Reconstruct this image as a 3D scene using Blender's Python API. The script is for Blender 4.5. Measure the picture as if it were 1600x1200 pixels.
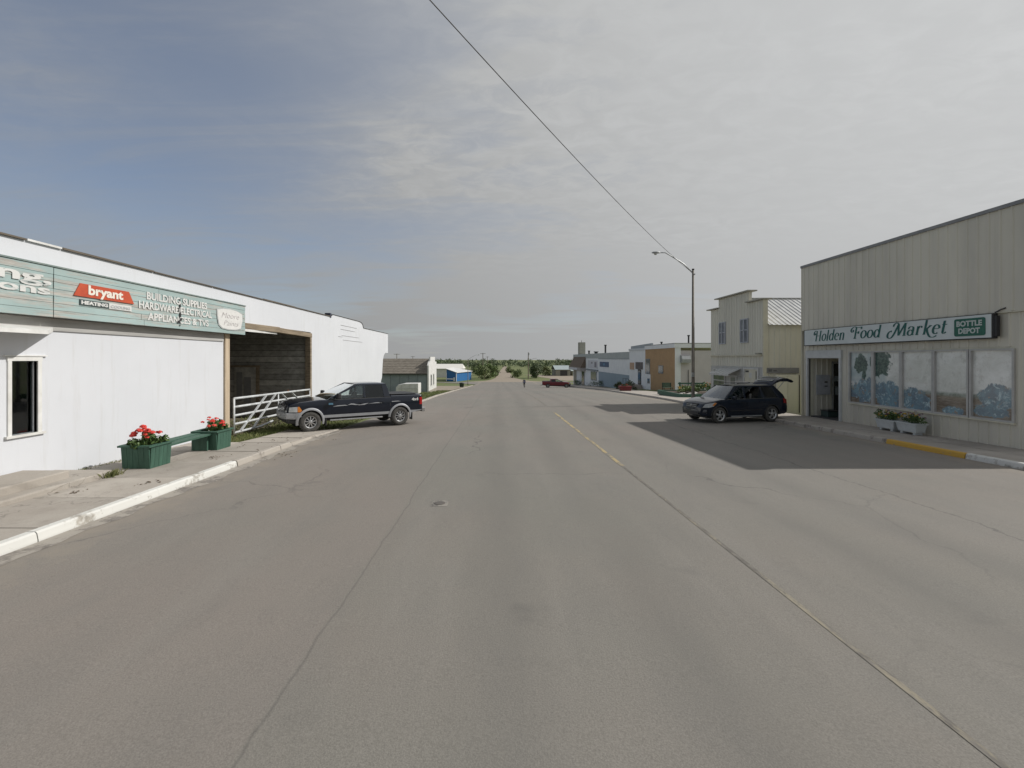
import bpy, bmesh, math, random
import numpy as np
from mathutils import Vector, Matrix

for o in list(bpy.data.objects): bpy.data.objects.remove(o)
SC = bpy.context.scene
COL = SC.collection
R = math.radians
random.seed(7)

# ------------------------------------------------------------------ camera
CAM_H = 2.45
cam = bpy.data.cameras.new('camera')
camo = bpy.data.objects.new('camera', cam); COL.objects.link(camo)
cam.sensor_width = 36.0
cam.lens = 36.0 * 700 / 1600
cam.shift_x = 22 / 1600
cam.shift_y = -40 / 1600
cam.clip_start = 0.05; cam.clip_end = 9000
camo.location = (0, 0, CAM_H)
camo.rotation_euler = (R(90), 0, 0)
SC.camera = camo

# ------------------------------------------------------------------ sky, sun, exposure
SUN_DIR = Vector((8.93, 1.68, 7.3)).normalized()      # towards the sun
SUN_EL = math.asin(SUN_DIR.z)
SUN_AZ = math.atan2(SUN_DIR.x, SUN_DIR.y)             # from +Y towards +X
world = bpy.data.worlds.new('World'); SC.world = world
world.use_nodes = True
wn = world.node_tree; wn.nodes.clear()
def wnode(t, **k):
    n = wn.nodes.new(t)
    for a, b in k.items(): setattr(n, a, b)
    return n
sky = wnode('ShaderNodeTexSky', sky_type='NISHITA', sun_disc=False)
sky.sun_elevation = SUN_EL; sky.sun_rotation = SUN_AZ
sky.altitude = 650; sky.air_density = 0.9; sky.dust_density = 1.2; sky.ozone_density = 1.0
SKY_STRENGTH = 0.108
bg = wnode('ShaderNodeBackground'); bg.inputs['Strength'].default_value = SKY_STRENGTH
out = wnode('ShaderNodeOutputWorld')
# cloud sheet: the view direction is projected on a flat layer high above
tc = wnode('ShaderNodeTexCoord')
sep = wnode('ShaderNodeSeparateXYZ'); wn.links.new(tc.outputs['Generated'], sep.inputs[0])
def wmath(op, a, b=None, c=None, clamp=False):
    n = wnode('ShaderNodeMath', operation=op, use_clamp=clamp)
    for i, v in enumerate((a, b, c)):
        if v is None: continue
        if isinstance(v, (int, float)): n.inputs[i].default_value = v
        else: wn.links.new(v, n.inputs[i])
    return n.outputs[0]
zc = wmath('MAXIMUM', sep.outputs[2], 0.0)
den = wmath('ADD', zc, 0.09)
px = wmath('DIVIDE', sep.outputs[0], den); py = wmath('DIVIDE', sep.outputs[1], den)
comb = wnode('ShaderNodeCombineXYZ'); wn.links.new(px, comb.inputs[0]); wn.links.new(py, comb.inputs[1])
def wnoise(vec, scale, detail, rough, dist=0.0, loc=(0,0,0), sc=(1,1,1), rot=0.0):
    m = wnode('ShaderNodeMapping'); m.inputs['Location'].default_value = loc
    m.inputs['Scale'].default_value = sc; m.inputs['Rotation'].default_value = (0, 0, rot)
    wn.links.new(vec, m.inputs[0])
    n = wnode('ShaderNodeTexNoise'); n.inputs['Scale'].default_value = scale
    n.inputs['Detail'].default_value = detail; n.inputs['Roughness'].default_value = rough
    n.inputs['Distortion'].default_value = dist
    wn.links.new(m.outputs[0], n.inputs['Vector'])
    return n.outputs[0]
def wramp(v, lo, hi, smooth=True):
    n = wnode('ShaderNodeMapRange', interpolation_type='SMOOTHSTEP' if smooth else 'LINEAR')
    n.inputs['From Min'].default_value = lo; n.inputs['From Max'].default_value = hi
    wn.links.new(v, n.inputs['Value']); return n.outputs[0]
big = wnoise(comb.outputs[0], 0.34, 3, 0.5, 0.3, loc=(0.35, 0.2, 0))
streak = wnoise(comb.outputs[0], 1.1, 7, 0.62, 1.2, sc=(0.55, 1.9, 1), rot=R(24))
puff = wnoise(comb.outputs[0], 7.0, 6, 0.62, 0.6, sc=(1.0, 1.5, 1), rot=R(20))
bigm = wmath('ADD', wramp(big, 0.36, 0.66), 0.0)
str_m = wramp(streak, 0.42, 0.78)
puf_m = wmath('MULTIPLY', wramp(puff, 0.34, 0.72), wramp(zc, 0.10, 0.42))
cov = wmath('MULTIPLY', bigm, wmath('ADD', wmath('MULTIPLY', puf_m, 0.3), 0.7))
cov = wmath('ADD', cov, wmath('MULTIPLY', str_m, 0.42), clamp=True)
hazef = wmath('POWER', wmath('SUBTRACT', 1.0, zc, clamp=True), 5.0)
COV = cov; HZ = hazef
# thin cloud scatters the light of the sky behind it and of the sun: brighter towards the sun
vdot = wnode('ShaderNodeVectorMath', operation='DOT_PRODUCT'); wn.links.new(tc.outputs['Generated'], vdot.inputs[0]); vdot.inputs[1].default_value = SUN_DIR
glow = wmath('POWER', wmath('MAXIMUM', wmath('DIVIDE', wmath('ADD', vdot.outputs['Value'], 0.45), 1.45), 0.0), 1.7)
cov = wmath('ADD', wmath('ADD', wmath('MULTIPLY', COV, 0.70), wmath('ADD', 0.16, wmath('MULTIPLY', glow, 1.0))), wmath('MULTIPLY', HZ, 0.5), clamp=True)
lum = wmath('ADD', 2.85, wmath('MULTIPLY', glow, 2.9))
lum = wmath('MULTIPLY', lum, wmath('ADD', 0.95, wmath('MULTIPLY', wmath('MULTIPLY', puf_m, bigm), 0.17)))
ccol = wnode('ShaderNodeVectorMath', operation='SCALE'); ccol.inputs[0].default_value = (0.985, 1.0, 1.005)
wn.links.new(lum, ccol.inputs['Scale'])
mixc = wnode('ShaderNodeMix', data_type='RGBA')
wn.links.new(cov, mixc.inputs[0]); wn.links.new(sky.outputs[0], mixc.inputs[6]); wn.links.new(ccol.outputs[0], mixc.inputs[7])
wn.links.new(mixc.outputs[2], bg.inputs['Color'])
wn.links.new(bg.outputs[0], out.inputs[0])

sun = bpy.data.lights.new('sun', 'SUN'); sun.energy = 3.3; sun.angle = R(0.6); sun.color = (1.0, 0.965, 0.915)
suno = bpy.data.objects.new('sun', sun); COL.objects.link(suno)
suno.rotation_euler = (-SUN_DIR).to_track_quat('-Z', 'Y').to_euler()
suno.location = SUN_DIR * 200
vs = SC.view_settings
vs.view_transform = 'Standard'; vs.look = 'None'; vs.gamma = 1; vs.exposure = 0.08; vs.use_curve_mapping = False
SC.cycles.max_bounces = 6
SC.cycles.transparent_max_bounces = 12

# ------------------------------------------------------------------ ground shape
_ys = np.arange(-60, 6000, 1.0)
def _ss(a, b, x):
    t = np.clip((x - a) / (b - a), 0, 1); return t * t * (3 - 2 * t)
_sl = 0.0214 + 0.0266 * _ss(28, 46, _ys) - 0.0400 * _ss(120, 165, _ys) - 0.0065 * _ss(350, 1100, _ys)
_gz = -np.cumsum(_sl); _gz -= np.interp(0, _ys, _gz)
def G(y): return float(np.interp(y, _ys, _gz))
KR = [(-30, 12.6), (25, 12.6), (42, 13.2), (66, 15.2), (92, 15.4)]
KL = [(-30, -6.46), (15.5, -6.46), (17.5, -6.3), (34, -5.4), (50, -5.6), (116, -6.5)]
def kr(y): return float(np.interp(y, [a for a, b in KR], [b for a, b in KR]))
def kl(y): return float(np.interp(y, [a for a, b in KL], [b for a, b in KL]))
XL, XR = -9.55, 14.9          # the street walls left and right

# ------------------------------------------------------------------ helpers
class MB:
    def __init__(s): s.v = []; s.f = []; s.m = []
    def add(s, vs, fs, mi=0):
        b = len(s.v); s.v += [tuple(p) for p in vs]
        s.f += [tuple(b + i for i in f) for f in fs]; s.m += [mi] * len(fs); return s
    def box(s, x0, x1, y0, y1, z0, z1, mi=0):
        return s.add([(x0,y0,z0),(x1,y0,z0),(x1,y1,z0),(x0,y1,z0),(x0,y0,z1),(x1,y0,z1),(x1,y1,z1),(x0,y1,z1)],
              [(0,3,2,1),(4,5,6,7),(0,1,5,4),(1,2,6,5),(2,3,7,6),(3,0,4,7)], mi)
    def bar(s, p, q, w, h, up=(0,0,1), mi=0):
        p = Vector(p); q = Vector(q); d = (q - p).normalized(); up = Vector(up)
        if abs(d.dot(up)) > .98: up = Vector((1,0,0))
        a = d.cross(up).normalized() * w / 2; b = a.cross(d).normalized() * h / 2
        vs = [p-a-b, p+a-b, p+a+b, p-a+b, q-a-b, q+a-b, q+a+b, q-a+b]
        return s.add(vs, [(0,1,2,3),(7,6,5,4),(0,4,5,1),(1,5,6,2),(2,6,7,3),(3,7,4,0)], mi)
    def tube(s, pts, rs, n=8, mi=0, cap=True):
        if isinstance(rs, (int, float)): rs = [rs] * len(pts)
        pts = [Vector(p) for p in pts]; rings = []; vs = []; fs = []
        for i, p in enumerate(pts):
            d = (pts[min(i+1, len(pts)-1)] - pts[max(i-1, 0)]).normalized()
            u = Vector((0,0,1)) if abs(d.z) < .95 else Vector((1,0,0))
            a = d.cross(u).normalized(); b = a.cross(d).normalized()
            for k in range(n):
                t = 2 * math.pi * k / n
                vs.append(p + (a * math.cos(t) + b * math.sin(t)) * rs[i])
        for i in range(len(pts) - 1):
            for k in range(n):
                k2 = (k + 1) % n
                fs.append((i*n+k, i*n+k2, (i+1)*n+k2, (i+1)*n+k))
        if cap:
            fs.append(tuple(range(n))[::-1]); fs.append(tuple((len(pts)-1)*n + k for k in range(n)))
        return s.add(vs, fs, mi)
    def prism(s, poly, fn, t0, t1, mi=0):
        """poly: 2-D outline; fn(a, b, t) gives the 3-D point; extruded from t0 to t1"""
        n = len(poly)
        vs = [fn(a, b, t0) for a, b in poly] + [fn(a, b, t1) for a, b in poly]
        fs = [tuple(range(n))[::-1], tuple(n + i for i in range(n))]
        fs += [(i, (i+1) % n, n + (i+1) % n, n + i) for i in range(n)]
        return s.add(vs, fs, mi)
    def lathe(s, prof, n=24, axis='y', mi=0, c=(0,0,0)):
        """prof: list of (radius, along)"""
        vs = []; fs = []; m = len(prof)
        for k in range(n):
            t = 2 * math.pi * k / n
            for r, a in prof:
                if axis == 'y': vs.append((c[0] + r*math.cos(t), c[1] + a, c[2] + r*math.sin(t)))
                elif axis == 'z': vs.append((c[0] + r*math.cos(t), c[1] + r*math.sin(t), c[2] + a))
                else: vs.append((c[0] + a, c[1] + r*math.cos(t), c[2] + r*math.sin(t)))
        for k in range(n):
            for i in range(m - 1):
                k2 = (k + 1) % n
                fs.append((k*m+i, k*m+i+1, k2*m+i+1, k2*m+i))
        return s.add(vs, fs, mi)
    def mesh(s, name, mats, smooth=False):
        me = bpy.data.meshes.new(name); me.from_pydata(s.v, [], s.f)
        for m in (mats if isinstance(mats, (list, tuple)) else [mats]): me.materials.append(m)
        if any(s.m): me.polygons.foreach_set('material_index', s.m)
        bm = bmesh.new(); bm.from_mesh(me); bmesh.ops.recalc_face_normals(bm, faces=bm.faces); bm.to_mesh(me); bm.free()
        if smooth: me.shade_smooth()
        me.update(); return me
    def build(s, name, mats, parent=None, smooth=False, bevel=0, seg=2, autosmooth=None):
        if parent is not None:
            L = parent.matrix_basis.translation if parent.parent is None else parent.parent.matrix_basis.translation
            if not parent.get('_local') : s.v = [(x-L.x, y-L.y, z-L.z) for x, y, z in s.v]
        me = s.mesh(name, mats, smooth)
        return link(name, me, parent, bevel, seg, autosmooth)
def link(name, me, parent=None, bevel=0, seg=2, autosmooth=None):
    o = bpy.data.objects.new(name, me); COL.objects.link(o); o.parent = parent
    if parent is not None and parent.get('_local'): o['_local'] = 1
    if bevel:
        b = o.modifiers.new('bevel', 'BEVEL'); b.width = bevel; b.segments = seg; b.limit_method = 'ANGLE'; b.angle_limit = R(40)
        b.harden_normals = False
    if autosmooth:
        me.shade_smooth()
        me.set_sharp_from_angle(angle=R(autosmooth))
    return o
def tag(o, label=None, cat=None, group=None, kind=None):
    if label: o['label'] = label
    if cat: o['category'] = cat
    if group: o['group'] = group
    if kind: o['kind'] = kind
    return o
def thing(name, loc, label, cat, group=None, rz=0, local=False):
    o = bpy.data.objects.new(name, None); COL.objects.link(o)
    o.location = loc; o.rotation_euler = (0, 0, rz); o.empty_display_size = .2
    o.matrix_basis = Matrix.Translation(loc) @ Matrix.Rotation(rz, 4, 'Z')
    if local: o['_local'] = 1
    return tag(o, label, cat, group)
def dup(root, loc, rz, label=None):
    r = root.copy(); COL.objects.link(r)
    r.matrix_basis = Matrix.Translation(loc) @ Matrix.Rotation(rz, 4, 'Z')
    if label: r['label'] = label
    for ch in root.children:
        c = ch.copy(); COL.objects.link(c); c.parent = r
        for g in ch.children:
            d = g.copy(); COL.objects.link(d); d.parent = c
    return r

# ------------------------------------------------------------------ materials
MATS = {}
def mat(name, col, col2=None, scale=3.0, rough=0.7, bump=0.0, bscale=None, metal=0.0, detail=6, stretch=(1,1,1),
        coords='world', lo=0.35, hi=0.65, rnd=0.0, spec=0.5, coat=0.0, bdist=0.01, distort=0.0):
    if name in MATS: return MATS[name]
    m = bpy.data.materials.new(name); m.use_nodes = True; nt = m.node_tree
    b = nt.nodes['Principled BSDF']; MATS[name] = m
    b.inputs['Roughness'].default_value = rough; b.inputs['Metallic'].default_value = metal
    b.inputs['Specular IOR Level'].default_value = spec
    b.inputs['Coat Weight'].default_value = coat; b.inputs['Coat Roughness'].default_value = 0.05
    c4 = (*col, 1)
    if col2 is None and not bump and not rnd:
        b.inputs['Base Color'].default_value = c4; return m
    if coords == 'world': g = nt.nodes.new('ShaderNodeNewGeometry'); vec = g.outputs['Position']
    else: g = nt.nodes.new('ShaderNodeTexCoord'); vec = g.outputs['Object']
    mp = nt.nodes.new('ShaderNodeMapping'); mp.inputs['Scale'].default_value = stretch
    nt.links.new(vec, mp.inputs[0])
    n = nt.nodes.new('ShaderNodeTexNoise'); n.inputs['Scale'].default_value = scale; n.inputs['Detail'].default_value = detail
    n.inputs['Roughness'].default_value = .6; n.inputs['Distortion'].default_value = distort
    nt.links.new(mp.outputs[0], n.inputs['Vector'])
    src = None
    if col2 is not None:
        mr = nt.nodes.new('ShaderNodeMapRange'); mr.inputs['From Min'].default_value = lo; mr.inputs['From Max'].default_value = hi
        nt.links.new(n.outputs[0], mr.inputs['Value'])
        mx = nt.nodes.new('ShaderNodeMix'); mx.data_type = 'RGBA'
        mx.inputs[6].default_value = c4; mx.inputs[7].default_value = (*col2, 1)
        nt.links.new(mr.outputs[0], mx.inputs[0]); src = mx.outputs[2]
    if rnd:
        oi = nt.nodes.new('ShaderNodeObjectInfo')
        h = nt.nodes.new('ShaderNodeHueSaturation')
        if src is not None: nt.links.new(src, h.inputs['Color'])
        else: h.inputs['Color'].default_value = c4
        mr2 = nt.nodes.new('ShaderNodeMapRange'); mr2.inputs['To Min'].default_value = 1 - rnd; mr2.inputs['To Max'].default_value = 1 + rnd
        nt.links.new(oi.outputs['Random'], mr2.inputs['Value']); nt.links.new(mr2.outputs[0], h.inputs['Value'])
        src = h.outputs[0]
    if src is not None: nt.links.new(src, b.inputs['Base Color'])
    else: b.inputs['Base Color'].default_value = c4
    if bump:
        n2 = nt.nodes.new('ShaderNodeTexNoise'); n2.inputs['Scale'].default_value = bscale or scale * 4; n2.inputs['Detail'].default_value = 5
        nt.links.new(mp.outputs[0], n2.inputs['Vector'])
        bp = nt.nodes.new('ShaderNodeBump'); bp.inputs['Strength'].default_value = bump; bp.inputs['Distance'].default_value = bdist
        nt.links.new(n2.outputs[0], bp.inputs['Height']); nt.links.new(bp.outputs[0], b.inputs['Normal'])
    return m
class NT:
    """small node-graph helper on a material"""
    def __init__(s, name, rough=.8):
        s.m = bpy.data.materials.new(name); s.m.use_nodes = True; s.t = s.m.node_tree; s.b = s.t.nodes['Principled BSDF']
        s.b.inputs['Roughness'].default_value = rough
        g = s.t.nodes.new('ShaderNodeNewGeometry'); s.pos = g.outputs['Position']
        sp = s.t.nodes.new('ShaderNodeSeparateXYZ'); s.t.links.new(s.pos, sp.inputs[0])
        s.x, s.y, s.z = sp.outputs
        MATS[name] = s.m
    def lk(s, a, b):
        if isinstance(a, (int, float)): b.default_value = a
        elif isinstance(a, tuple): b.default_value = (*a, 1) if len(a) == 3 else a
        else: s.t.links.new(a, b)
    def math(s, op, a, b=0.0, clamp=False):
        n = s.t.nodes.new('ShaderNodeMath'); n.operation = op; n.use_clamp = clamp
        s.lk(a, n.inputs[0]); s.lk(b, n.inputs[1]); return n.outputs[0]
    def noise(s, scale, detail=5, rough=.6, stretch=(1,1,1), dist=0.0, loc=(0,0,0), vec=None):
        mp = s.t.nodes.new('ShaderNodeMapping'); mp.inputs['Scale'].default_value = stretch; mp.inputs['Location'].default_value = loc
        s.t.links.new(vec or s.pos, mp.inputs[0])
        n = s.t.nodes.new('ShaderNodeTexNoise'); n.inputs['Scale'].default_value = scale; n.inputs['Detail'].default_value = detail
        n.inputs['Roughness'].default_value = rough; n.inputs['Distortion'].default_value = dist
        s.t.links.new(mp.outputs[0], n.inputs['Vector']); return n.outputs[0]
    def voro(s, scale, feature='DISTANCE_TO_EDGE', stretch=(1,1,1), vec=None):
        mp = s.t.nodes.new('ShaderNodeMapping'); mp.inputs['Scale'].default_value = stretch
        s.t.links.new(vec or s.pos, mp.inputs[0])
        n = s.t.nodes.new('ShaderNodeTexVoronoi'); n.feature = feature; n.inputs['Scale'].default_value = scale
        s.t.links.new(mp.outputs[0], n.inputs['Vector']); return n.outputs['Distance']
    def ramp(s, v, lo, hi, a=0.0, b=1.0):
        n = s.t.nodes.new('ShaderNodeMapRange'); s.lk(v, n.inputs['Value'])
        n.inputs['From Min'].default_value = lo; n.inputs['From Max'].default_value = hi
        n.inputs['To Min'].default_value = a; n.inputs['To Max'].default_value = b
        return n.outputs[0]
    def mix(s, f, a, b):
        n = s.t.nodes.new('ShaderNodeMix'); n.data_type = 'RGBA'
        s.lk(f, n.inputs[0]); s.lk(a, n.inputs[6]); s.lk(b, n.inputs[7]); return n.outputs[2]
    def bump(s, h, strength=.3, dist=.01):
        n = s.t.nodes.new('ShaderNodeBump'); n.inputs['Strength'].default_value = strength; n.inputs['Distance'].default_value = dist
        s.t.links.new(h, n.inputs['Height']); s.t.links.new(n.outputs[0], s.b.inputs['Normal'])
    def out(s, col): s.lk(col, s.b.inputs['Base Color']); return s.m

# asphalt: pale and worn, tar seam, long cracks, oil drips, paver lanes of two tints
n = NT('asphalt', .88)
wob = n.noise(.35, 3)
side = n.ramp(n.math('ADD', n.x, n.math('MULTIPLY', wob, .05)), -1.66, -1.60)
base = n.mix(side, (.205,.182,.160), (.190,.177,.153))
base = n.mix(n.ramp(n.noise(.25, 4, .6), .35, .7, 0, .55), base, (.222,.203,.178))
base = n.mix(n.ramp(n.noise(.11, 4, .6, loc=(5,3,0)), .40, .62, 0, .5), base, (.215,.180,.152))
base = n.mix(n.ramp(n.noise(.09, 3, .6, loc=(1,8,0)), .45, .62, 0, .55), base, (.168,.168,.144))
base = n.mix(n.ramp(n.noise(1.4, 5, .7, stretch=(1,.35,1)), .45, .75, 0, .45), base, (.150,.143,.130))
base = n.mix(n.ramp(n.noise(.55, 4, .65, stretch=(1.6,.22,1), loc=(3,9,0)), .52, .72, 0, .5), base, (.232,.214,.188))
grain = n.noise(70, 3, .8); agg = n.noise(24, 4, .75)
base = n.mix(n.ramp(grain, .33, .67), n.mix(.20, base, (.03,.03,.03)), n.mix(.13, base, (.5,.48,.44)))
base = n.mix(n.ramp(agg, .58, .72, 0, .25), base, (.06,.058,.055))
trk = None
tw = n.math('ADD', n.x, n.math('MULTIPLY', n.math('SUBTRACT', n.noise(.06, 2), .5), 1.2))
for xc in (-.05, 1.65, 4.5, 6.15):
    f_ = n.ramp(n.math('ABSOLUTE', n.math('SUBTRACT', tw, xc)), .12, .55, 1, 0)
    trk = f_ if trk is None else n.math('MAXIMUM', trk, f_)
base = n.mix(n.math('MULTIPLY', trk, n.ramp(n.noise(.7, 4, .7, stretch=(1,.25,1)), .3, .7, .12, .42)), base, (.135,.128,.115))
dist = n.math('MINIMUM', n.math('ABSOLUTE', n.math('SUBTRACT', n.x, 12.6)), n.math('ABSOLUTE', n.math('ADD', n.x, 6.3)))
base = n.mix(n.ramp(n.math('ADD', dist, n.math('MULTIPLY', n.math('SUBTRACT', n.noise(1.6, 6, .75), .5), 2.4)), .75, .0, 0, .65), base, (.27,.235,.19))
wx = n.math('ADD', n.x, n.math('MULTIPLY', n.math('SUBTRACT', n.noise(.9, 4), .5), .16))
seam = n.ramp(n.math('ABSOLUTE', n.math('ADD', wx, 1.62)), .002, .018, .32, 0)
base = n.mix(seam, base, (.045,.043,.042))
wx2 = n.math('ADD', n.x, n.math('MULTIPLY', n.math('SUBTRACT', n.noise(.5, 5, .7), .5), .9))
cr2 = n.ramp(n.math('ABSOLUTE', n.math('SUBTRACT', wx2, 7.6)), .006, .03, .5, 0)
base = n.mix(cr2, base, (.06,.058,.055))
jag = n.t.nodes.new('ShaderNodeVectorMath'); jag.operation = 'ADD'
nj = n.t.nodes.new('ShaderNodeTexNoise'); nj.inputs['Scale'].default_value = 1.3; nj.inputs['Detail'].default_value = 4
n.t.links.new(n.pos, nj.inputs['Vector']); n.t.links.new(n.pos, jag.inputs[0]); n.t.links.new(nj.outputs['Color'], jag.inputs[1])
crk = n.voro(.16, vec=jag.outputs[0])
base = n.mix(n.math('MULTIPLY', n.ramp(crk, .0012, .005, .55, 0), n.ramp(n.noise(.12, 3), .45, .6)), base, (.06,.058,.055))
oil = n.noise(1.0, 3, .5, loc=(7,2,0))
base = n.mix(n.ramp(oil, .68, .80, 0, .3), base, (.07,.068,.066))
n.bump(n.math('ADD', grain, n.math('MULTIPLY', agg, .6)), .35, .012)
ASPH = n.out(base)

n = NT('gravel', .95)
c = n.mix(n.ramp(n.noise(.5, 5), .35, .65), (.30,.245,.185), (.36,.31,.245))
c = n.mix(n.ramp(n.noise(9, 4, .7), .3, .7, 0, .7), c, (.20,.165,.13))
n.bump(n.noise(30, 4), .5, .03); GRAVEL = n.out(c)

n = NT('turf', .95)
c = n.mix(n.ramp(n.noise(.06, 5), .38, .62), (.115,.155,.045), (.165,.185,.065))
c = n.mix(n.ramp(n.noise(.9, 5, .7), .4, .72, 0, .6), c, (.20,.180,.085))
c = n.mix(n.ramp(n.noise(6, 4, .8), .35, .7, 0, .6), c, (.055,.075,.022))
n.bump(n.noise(9, 5), .6, .06); TURF = n.out(c)

n = NT('concrete', .9)
c = n.mix(n.ramp(n.noise(.7, 5), .35, .68), (.34,.305,.265), (.42,.385,.34))
c = n.mix(n.ramp(n.noise(3.2, 6, .7), .5, .75, 0, .55), c, (.25,.22,.19))
c = n.mix(n.ramp(n.noise(60, 3, .8), .35, .65, 0, .28), c, (.16,.145,.125))
ck = n.voro(.55, vec=None); 
jag = n.t.nodes.new('ShaderNodeVectorMath'); jag.operation = 'ADD'
nj = n.t.nodes.new('ShaderNodeTexNoise'); nj.inputs['Scale'].default_value = 2.2; nj.inputs['Detail'].default_value = 5
n.t.links.new(n.pos, nj.inputs['Vector']); n.t.links.new(n.pos, jag.inputs[0]); n.t.links.new(nj.outputs['Color'], jag.inputs[1])
ck = n.voro(.42, vec=jag.outputs[0])
c = n.mix(n.math('MULTIPLY', n.ramp(ck, .002, .007, .45, 0), n.ramp(n.noise(.3, 2, loc=(4,1,0)), .48, .58)), c, (.09,.08,.07))
oi = n.t.nodes.new('ShaderNodeObjectInfo'); hs = n.t.nodes.new('ShaderNodeHueSaturation')
n.t.links.new(c, hs.inputs['Color']); n.t.links.new(n.ramp(oi.outputs['Random'], 0, 1, .9, 1.1), hs.inputs['Value'])
n.bump(n.noise(45, 4), .3, .008); CONC = n.out(hs.outputs[0])

def worn(name, paint, under, amount, scale=2.5, rough=.7, stretch=(1,1,1), grain=.15):
    n = NT(name, rough)
    w = n.math('ADD', n.math('MULTIPLY', n.noise(scale, 6, .7, stretch), .7), n.math('MULTIPLY', n.noise(scale*7, 4, .7, stretch), .3))
    f = n.ramp(w, .5 + (.5-amount)*.36 - .03, .5 + (.5-amount)*.36 + .05)
    p = n.mix(n.ramp(n.noise(scale*.4, 4), .35, .7, 0, grain*2), paint, tuple(v*.72 for v in paint))
    u = n.mix(n.ramp(n.noise(scale*5, 4, .6, stretch), .35, .65), under, tuple(v*.6 for v in under))
    n.bump(n.noise(scale*9, 4), .2, .006)
    return n.out(n.mix(f, p, u))
KERBW = worn('kerb_white_paint_and_sunlit', (.64,.635,.60), (.42,.39,.34), .33, 1.6)
KERBC = worn('kerb_concrete', (.40,.365,.32), (.27,.24,.21), .35, 2)
KERBY = worn('kerb_yellow_paint', (.56,.33,.05), (.30,.27,.22), .24, 3)
KERBD = worn('kerb_dark', (.10,.10,.10), (.2,.19,.18), .3, 3)
LINEY = worn('road_line_yellow', (.40,.315,.16), (.235,.22,.19), .50, 4, .8, (1,.3,1))
LINEO = worn('road_line_worn', (.27,.24,.18), (.185,.170,.147), .70, 4, .85, (1,.3,1))

n = NT('white_stucco', .75)
c = n.mix(n.ramp(n.noise(.5, 5), .35, .7, 0, .6), (.64,.655,.685), (.575,.59,.62))
c = n.mix(n.ramp(n.noise(1.6, 6, .7, stretch=(3,3,.25)), .54, .8, 0, .45), c, (.47,.46,.44))
n.bump(n.noise(40, 5), .18, .008); STUCCO = n.out(c)

WHITEP = mat('white_paint', (.74,.74,.72), (.60,.59,.56), 3, .55, .1, 30)
WHITEG = mat('white_gate_paint', (.62,.64,.65), (.45,.46,.46), 4, .45)
TRIMW = mat('trim_white', (.62,.62,.60), (.50,.50,.47), 4, .5)
WOODW = mat('weathered_wood', (.16,.125,.085), (.30,.24,.17), 3, .9, .4, 20, stretch=(1,.25,4))
WOODT = mat('tan_timber', (.55,.45,.33), (.43,.34,.24), 3, .85, .3, 20, stretch=(4,4,.3))
WOODG = mat('grey_barn_board', (.24,.235,.215), (.40,.39,.36), 2.2, .95, .5, 14, stretch=(2,.25,3), rnd=.25)
DARK = mat('dark_trim', (.045,.043,.042), (.08,.075,.07), 5, .8)
SIGNT = worn('teal_sign_paint', (.36,.465,.455), (.49,.47,.43), .44, 1.5, .8, (1,.3,4.5), .35)
CREAM = mat('cream_metal_siding', (.63,.595,.50), (.53,.50,.43), 1.3, .5, .05, 30, rnd=.05, stretch=(1,1,.18), lo=.4, hi=.75)
CREAMD = mat('cream_trim', (.63,.60,.48), (.55,.525,.42), 2, .55)
CREAM2 = mat('pale_yellow_siding', (.66,.635,.54), (.57,.55,.475), 1.3, .55, .05, 30, rnd=.05, stretch=(1,1,.18), lo=.4, hi=.75)
METALR = mat('galvanised_roof', (.62,.62,.60), (.50,.50,.49), 2, .38, metal=.55)
GREENW = mat('green_wood', (.050,.122,.085), (.034,.086,.060), 5, .65, .25, 24, stretch=(3,3,.5), rnd=.12)
SOIL = mat('soil', (.05,.035,.025), (.09,.065,.045), 20, .95, .6)
def leafmat(name, a, b, scale=1.5):
    n = NT(name, .6)
    oi = n.t.nodes.new('ShaderNodeObjectInfo')
    c = n.mix(n.ramp(n.noise(scale, 4, .7), .35, .65), a, b)
    h = n.t.nodes.new('ShaderNodeHueSaturation'); n.t.links.new(c, h.inputs['Color'])
    n.t.links.new(n.ramp(oi.outputs['Random'], 0, 1, .8, 1.2), h.inputs['Value'])
    n.t.links.new(n.ramp(oi.outputs['Random'], 0, 1, .485, .515), h.inputs['Hue'])
    n.b.inputs['Subsurface Weight'].default_value = 0
    return n.out(h.outputs[0])
LEAF = leafmat('leaf_green', (.085,.125,.038), (.165,.205,.065))
LEAFD = leafmat('leaf_dark', (.055,.080,.034), (.10,.125,.055), .6)
LEAFP = leafmat('leaf_potted', (.05,.11,.025), (.10,.17,.045), 12)
GRASS = leafmat('grass_blade', (.10,.135,.035), (.19,.19,.075), 2)
REDF = mat('red_petal', (.60,.022,.022), (.72,.08,.05), 30, .6)
YELF = mat('yellow_petal', (.62,.40,.03), (.45,.24,.02), 30, .6)
PURF = mat('purple_petal', (.10,.02,.07), (.18,.04,.10), 30, .6)
ORAF = mat('orange_petal', (.55,.22,.03), (.4,.14,.02), 30, .6)
BARK = mat('bark', (.10,.075,.05), (.17,.13,.095), 8, .95, .4, 30)
POLEW = mat('pole_wood', (.12,.095,.07), (.19,.16,.125), 3, .9, .3, 20, stretch=(4,4,.3))
POLEM = mat('lamp_pole_metal', (.11,.095,.075), (.16,.14,.11), 4, .6)
STEEL = mat('galvanised_steel', (.42,.43,.43), (.33,.34,.34), 6, .45, metal=.6)
BLACKP = mat('black_plastic', (.025,.025,.026), None, rough=.55)
RUBBER = mat('tyre_rubber', (.045,.044,.042), (.085,.08,.072), 9, .85, coords='object')
CHROME = mat('chrome', (.62,.63,.64), (.5,.5,.5), 6, .22, metal=.9, coords='object')
ALLOY = mat('alloy_rim', (.55,.56,.57), (.42,.42,.42), 9, .32, metal=.75, coords='object')
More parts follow.
